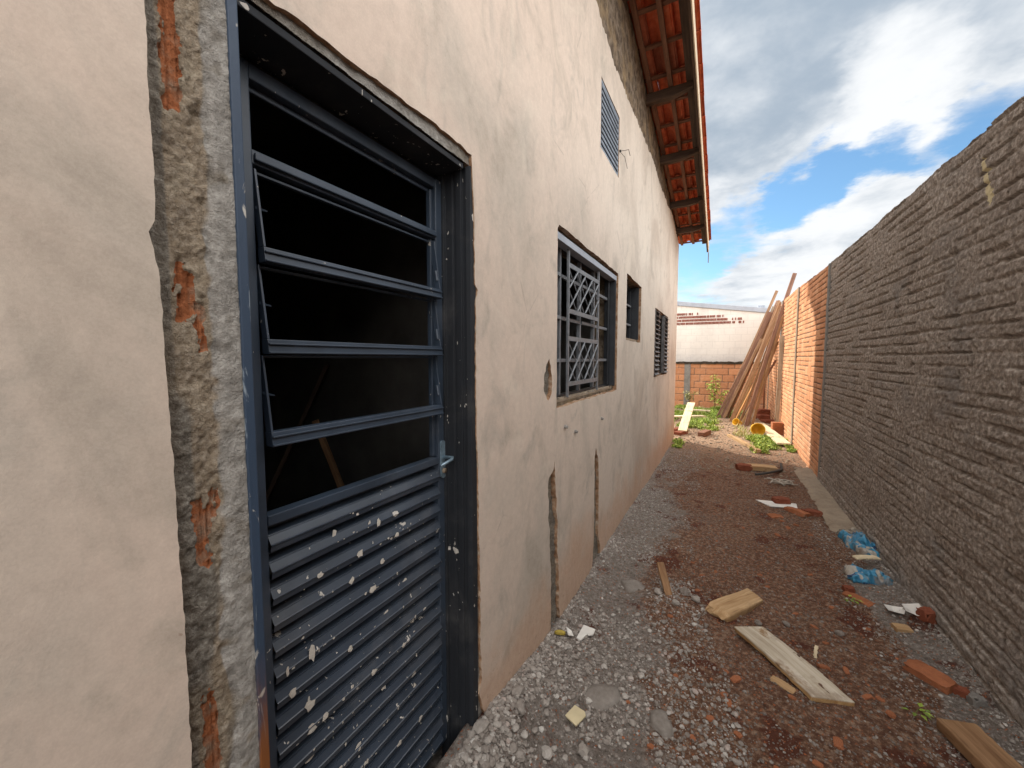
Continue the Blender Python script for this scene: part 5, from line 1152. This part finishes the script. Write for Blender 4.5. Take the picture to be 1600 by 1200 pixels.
# ================================================================ PLANTS
def blades(name, centers, per_, hgt, spread, mat, label, cat, leafy=False, kind='stuff'):
    V = []; F = []; T = []; r = random.Random(int(len(centers)*7+hgt*100))
    for (cx, cy, sc_) in centers:
        for _ in range(int(per_*sc_)):
            a = r.uniform(0, 6.283); d = spread*sc_*r.random()**.6; x, y = cx+d*math.cos(a), cy+d*math.sin(a); z = GH(x, y)-.004; h = hgt*r.uniform(.4, 1.1)*sc_**.5; w_ = r.uniform(.004, .010)*(3 if leafy else 1); b = r.uniform(0, 6.283); ln = r.uniform(.2, .9)*h
            dx, dy = math.cos(b), math.sin(b); sx, sy = -dy*w_, dx*w_; t = r.random(); i = len(V)
            if leafy:
                z += h*r.random(); V += [(x, y, z), (x+dx*.02+sx, y+dy*.02+sy, z+.012), (x+dx*.045, y+dy*.045, z+.006), (x+dx*.02-sx, y+dy*.02-sy, z+.012)]; F.append((i, i+1, i+2, i+3)); T += [t]*4
            else:
                V += [(x-sx, y-sy, z), (x+sx, y+sy, z), (x+dx*ln*.4+sx*.8, y+dy*ln*.4+sy*.8, z+h*.65), (x+dx*ln*.4-sx*.8, y+dy*ln*.4-sy*.8, z+h*.65), (x+dx*ln, y+dy*ln, z+h), (x+dx*ln+sx*.1, y+dy*ln+sy*.1, z+h)]
                F += [(i, i+1, i+2, i+3), (i+3, i+2, i+5, i+4)]; T += [t]*6
    me = bpy.data.meshes.new(name); me.from_pydata(V, [], F); me.update(); at = me.attributes.new('tone', 'FLOAT', 'POINT'); at.data.foreach_set('value', T)
    return tag(link(name, me, mat), label, cat, None, kind)
rg = random.Random(31)
cs = [(rg.uniform(-.75, -.15), rg.uniform(8.9, 10.4), rg.uniform(.4, 1.0)) for _ in range(26)]+[(rg.uniform(-.9, .5), rg.uniform(10.6, 12.8), rg.uniform(.5, 1.1)) for _ in range(48)]+[(rg.uniform(.50, .85), rg.uniform(7.5, 8.7), rg.uniform(.4, .8)) for _ in range(20)]
cs += [(rg.uniform(-.70, -.55), rg.uniform(7.0, 7.6), .5) for _ in range(4)]+[(rg.uniform(.95, 1.05), rg.uniform(7.4, 8.6), .4) for _ in range(8)]+[(.56, 7.28, .8), (.54, 7.35, .7)]+[(rg.uniform(-2.2, -.9), rg.uniform(9, 12.8), rg.uniform(.6, 1.1)) for _ in range(40)]
blades('grass', cs, 90, .11, .16, M['leafd'], 'bright green grass tufts growing in the sunny end of the yard', 'grass')
blades('weeds', cs, 70, .07, .15, M['leafy'], 'broad-leaved light green weeds among the grass tufts', 'weeds', True)
blades('dry_grass', [(rg.uniform(-1.5, .6), rg.uniform(8.4, 12.9), rg.uniform(.4, 1)) for _ in range(40)], 60, .10, .2, M['dryleaf'], 'straw-coloured dry grass between the green tufts', 'dry grass')
def sapling(name, label, loc, stems, nleaf, lsize, mat):
    root = tag(empty(name, (loc[0], loc[1], GH(*loc))), label, 'plant'); m = MB(); V = []; F = []; T = []; r = random.Random(int(loc[0]*100)+77)
    for (pts, rad) in stems:
        P = [Vector(p) for p in pts]; m.tube(P, [rad*(1-.6*i/(len(P)-1)) for i in range(len(P))], 6)
        for k in range(nleaf):
            t = r.uniform(.22, 1.0)*(len(P)-1); i = min(int(t), len(P)-2); c = P[i].lerp(P[i+1], t-i); a = r.uniform(0, 6.283); e = r.uniform(-.5, .5); L_ = lsize*r.uniform(.7, 1.2); w_ = L_*.27
            d = Vector((math.cos(a)*math.cos(e), math.sin(a)*math.cos(e), math.sin(e))); s = d.cross(Vector((0, 0, 1))).normalized()*w_; c = c+d*.02; b = len(V); dn = Vector((0, 0, -.25*L_))
            V += [tuple(c), tuple(c+d*L_*.4+s), tuple(c+d*L_+dn), tuple(c+d*L_*.4-s)]; F += [(b, b+1, b+2), (b, b+2, b+3)]; T += [r.random()]*4
    m.build('stem', M['stem'], root); me = bpy.data.meshes.new('foliage'); me.from_pydata(V, [], F); me.update(); at = me.attributes.new('tone', 'FLOAT', 'POINT'); at.data.foreach_set('value', T); link('foliage', me, M[mat], root)
sapling('sapling', 'upright yellow-green sapling in front of the low brick wall', (-.16, 12.3), [([(0, 0, 0), (-.02, .01, .4), (-.05, 0, .75), (-.06, 0, 1.04)], .012), ([(0, 0, .15), (.12, -.02, .35), (.26, -.03, .60)], .008), ([(0, 0, .2), (-.10, .02, .45), (-.17, 0, .80)], .007), ([(-.02, 0, .4), (.03, -.05, .65), (.05, -.05, .95)], .007)], 60, .10, 'leafy')
sapling('shrub', 'pale dry-topped shrub beside the house corner in front of the low wall', (-.83, 12.2), [([(0, 0, 0), (0, 0, .3), (-.12, 0, .54)], .01), ([(0, 0, .2), (.10, .03, .42), (.20, 0, .54)], .008), ([(0, 0, .3), (.02, -.1, .5)], .008), ([(0, 0, .25), (-.05, -.08, .5)], .008)], 38, .075, 'dryleaf')
sapling('seedling', 'tiny dark green seedling in the middle of the bare soil', (.74, 3.02), [([(0, 0, 0), (.01, 0, .03)], .002), ([(0, 0, 0), (-.02, .01, .02)], .002)], 5, .03, 'leafd')
sapling('seedling', 'small dark seedling near the big red brick in the foreground', (.745, 2.14), [([(0, 0, 0), (.01, 0, .035)], .002), ([(0, 0, 0), (.02, .02, .02)], .002)], 5, .03, 'leafd')
sapling('seedling', 'thin weed stem growing at the far corner of the house wall', (-.60, 7.15), [([(0, 0, 0), (.01, 0, .08), (.02, 0, .16)], .003)], 10, .03, 'leafd')
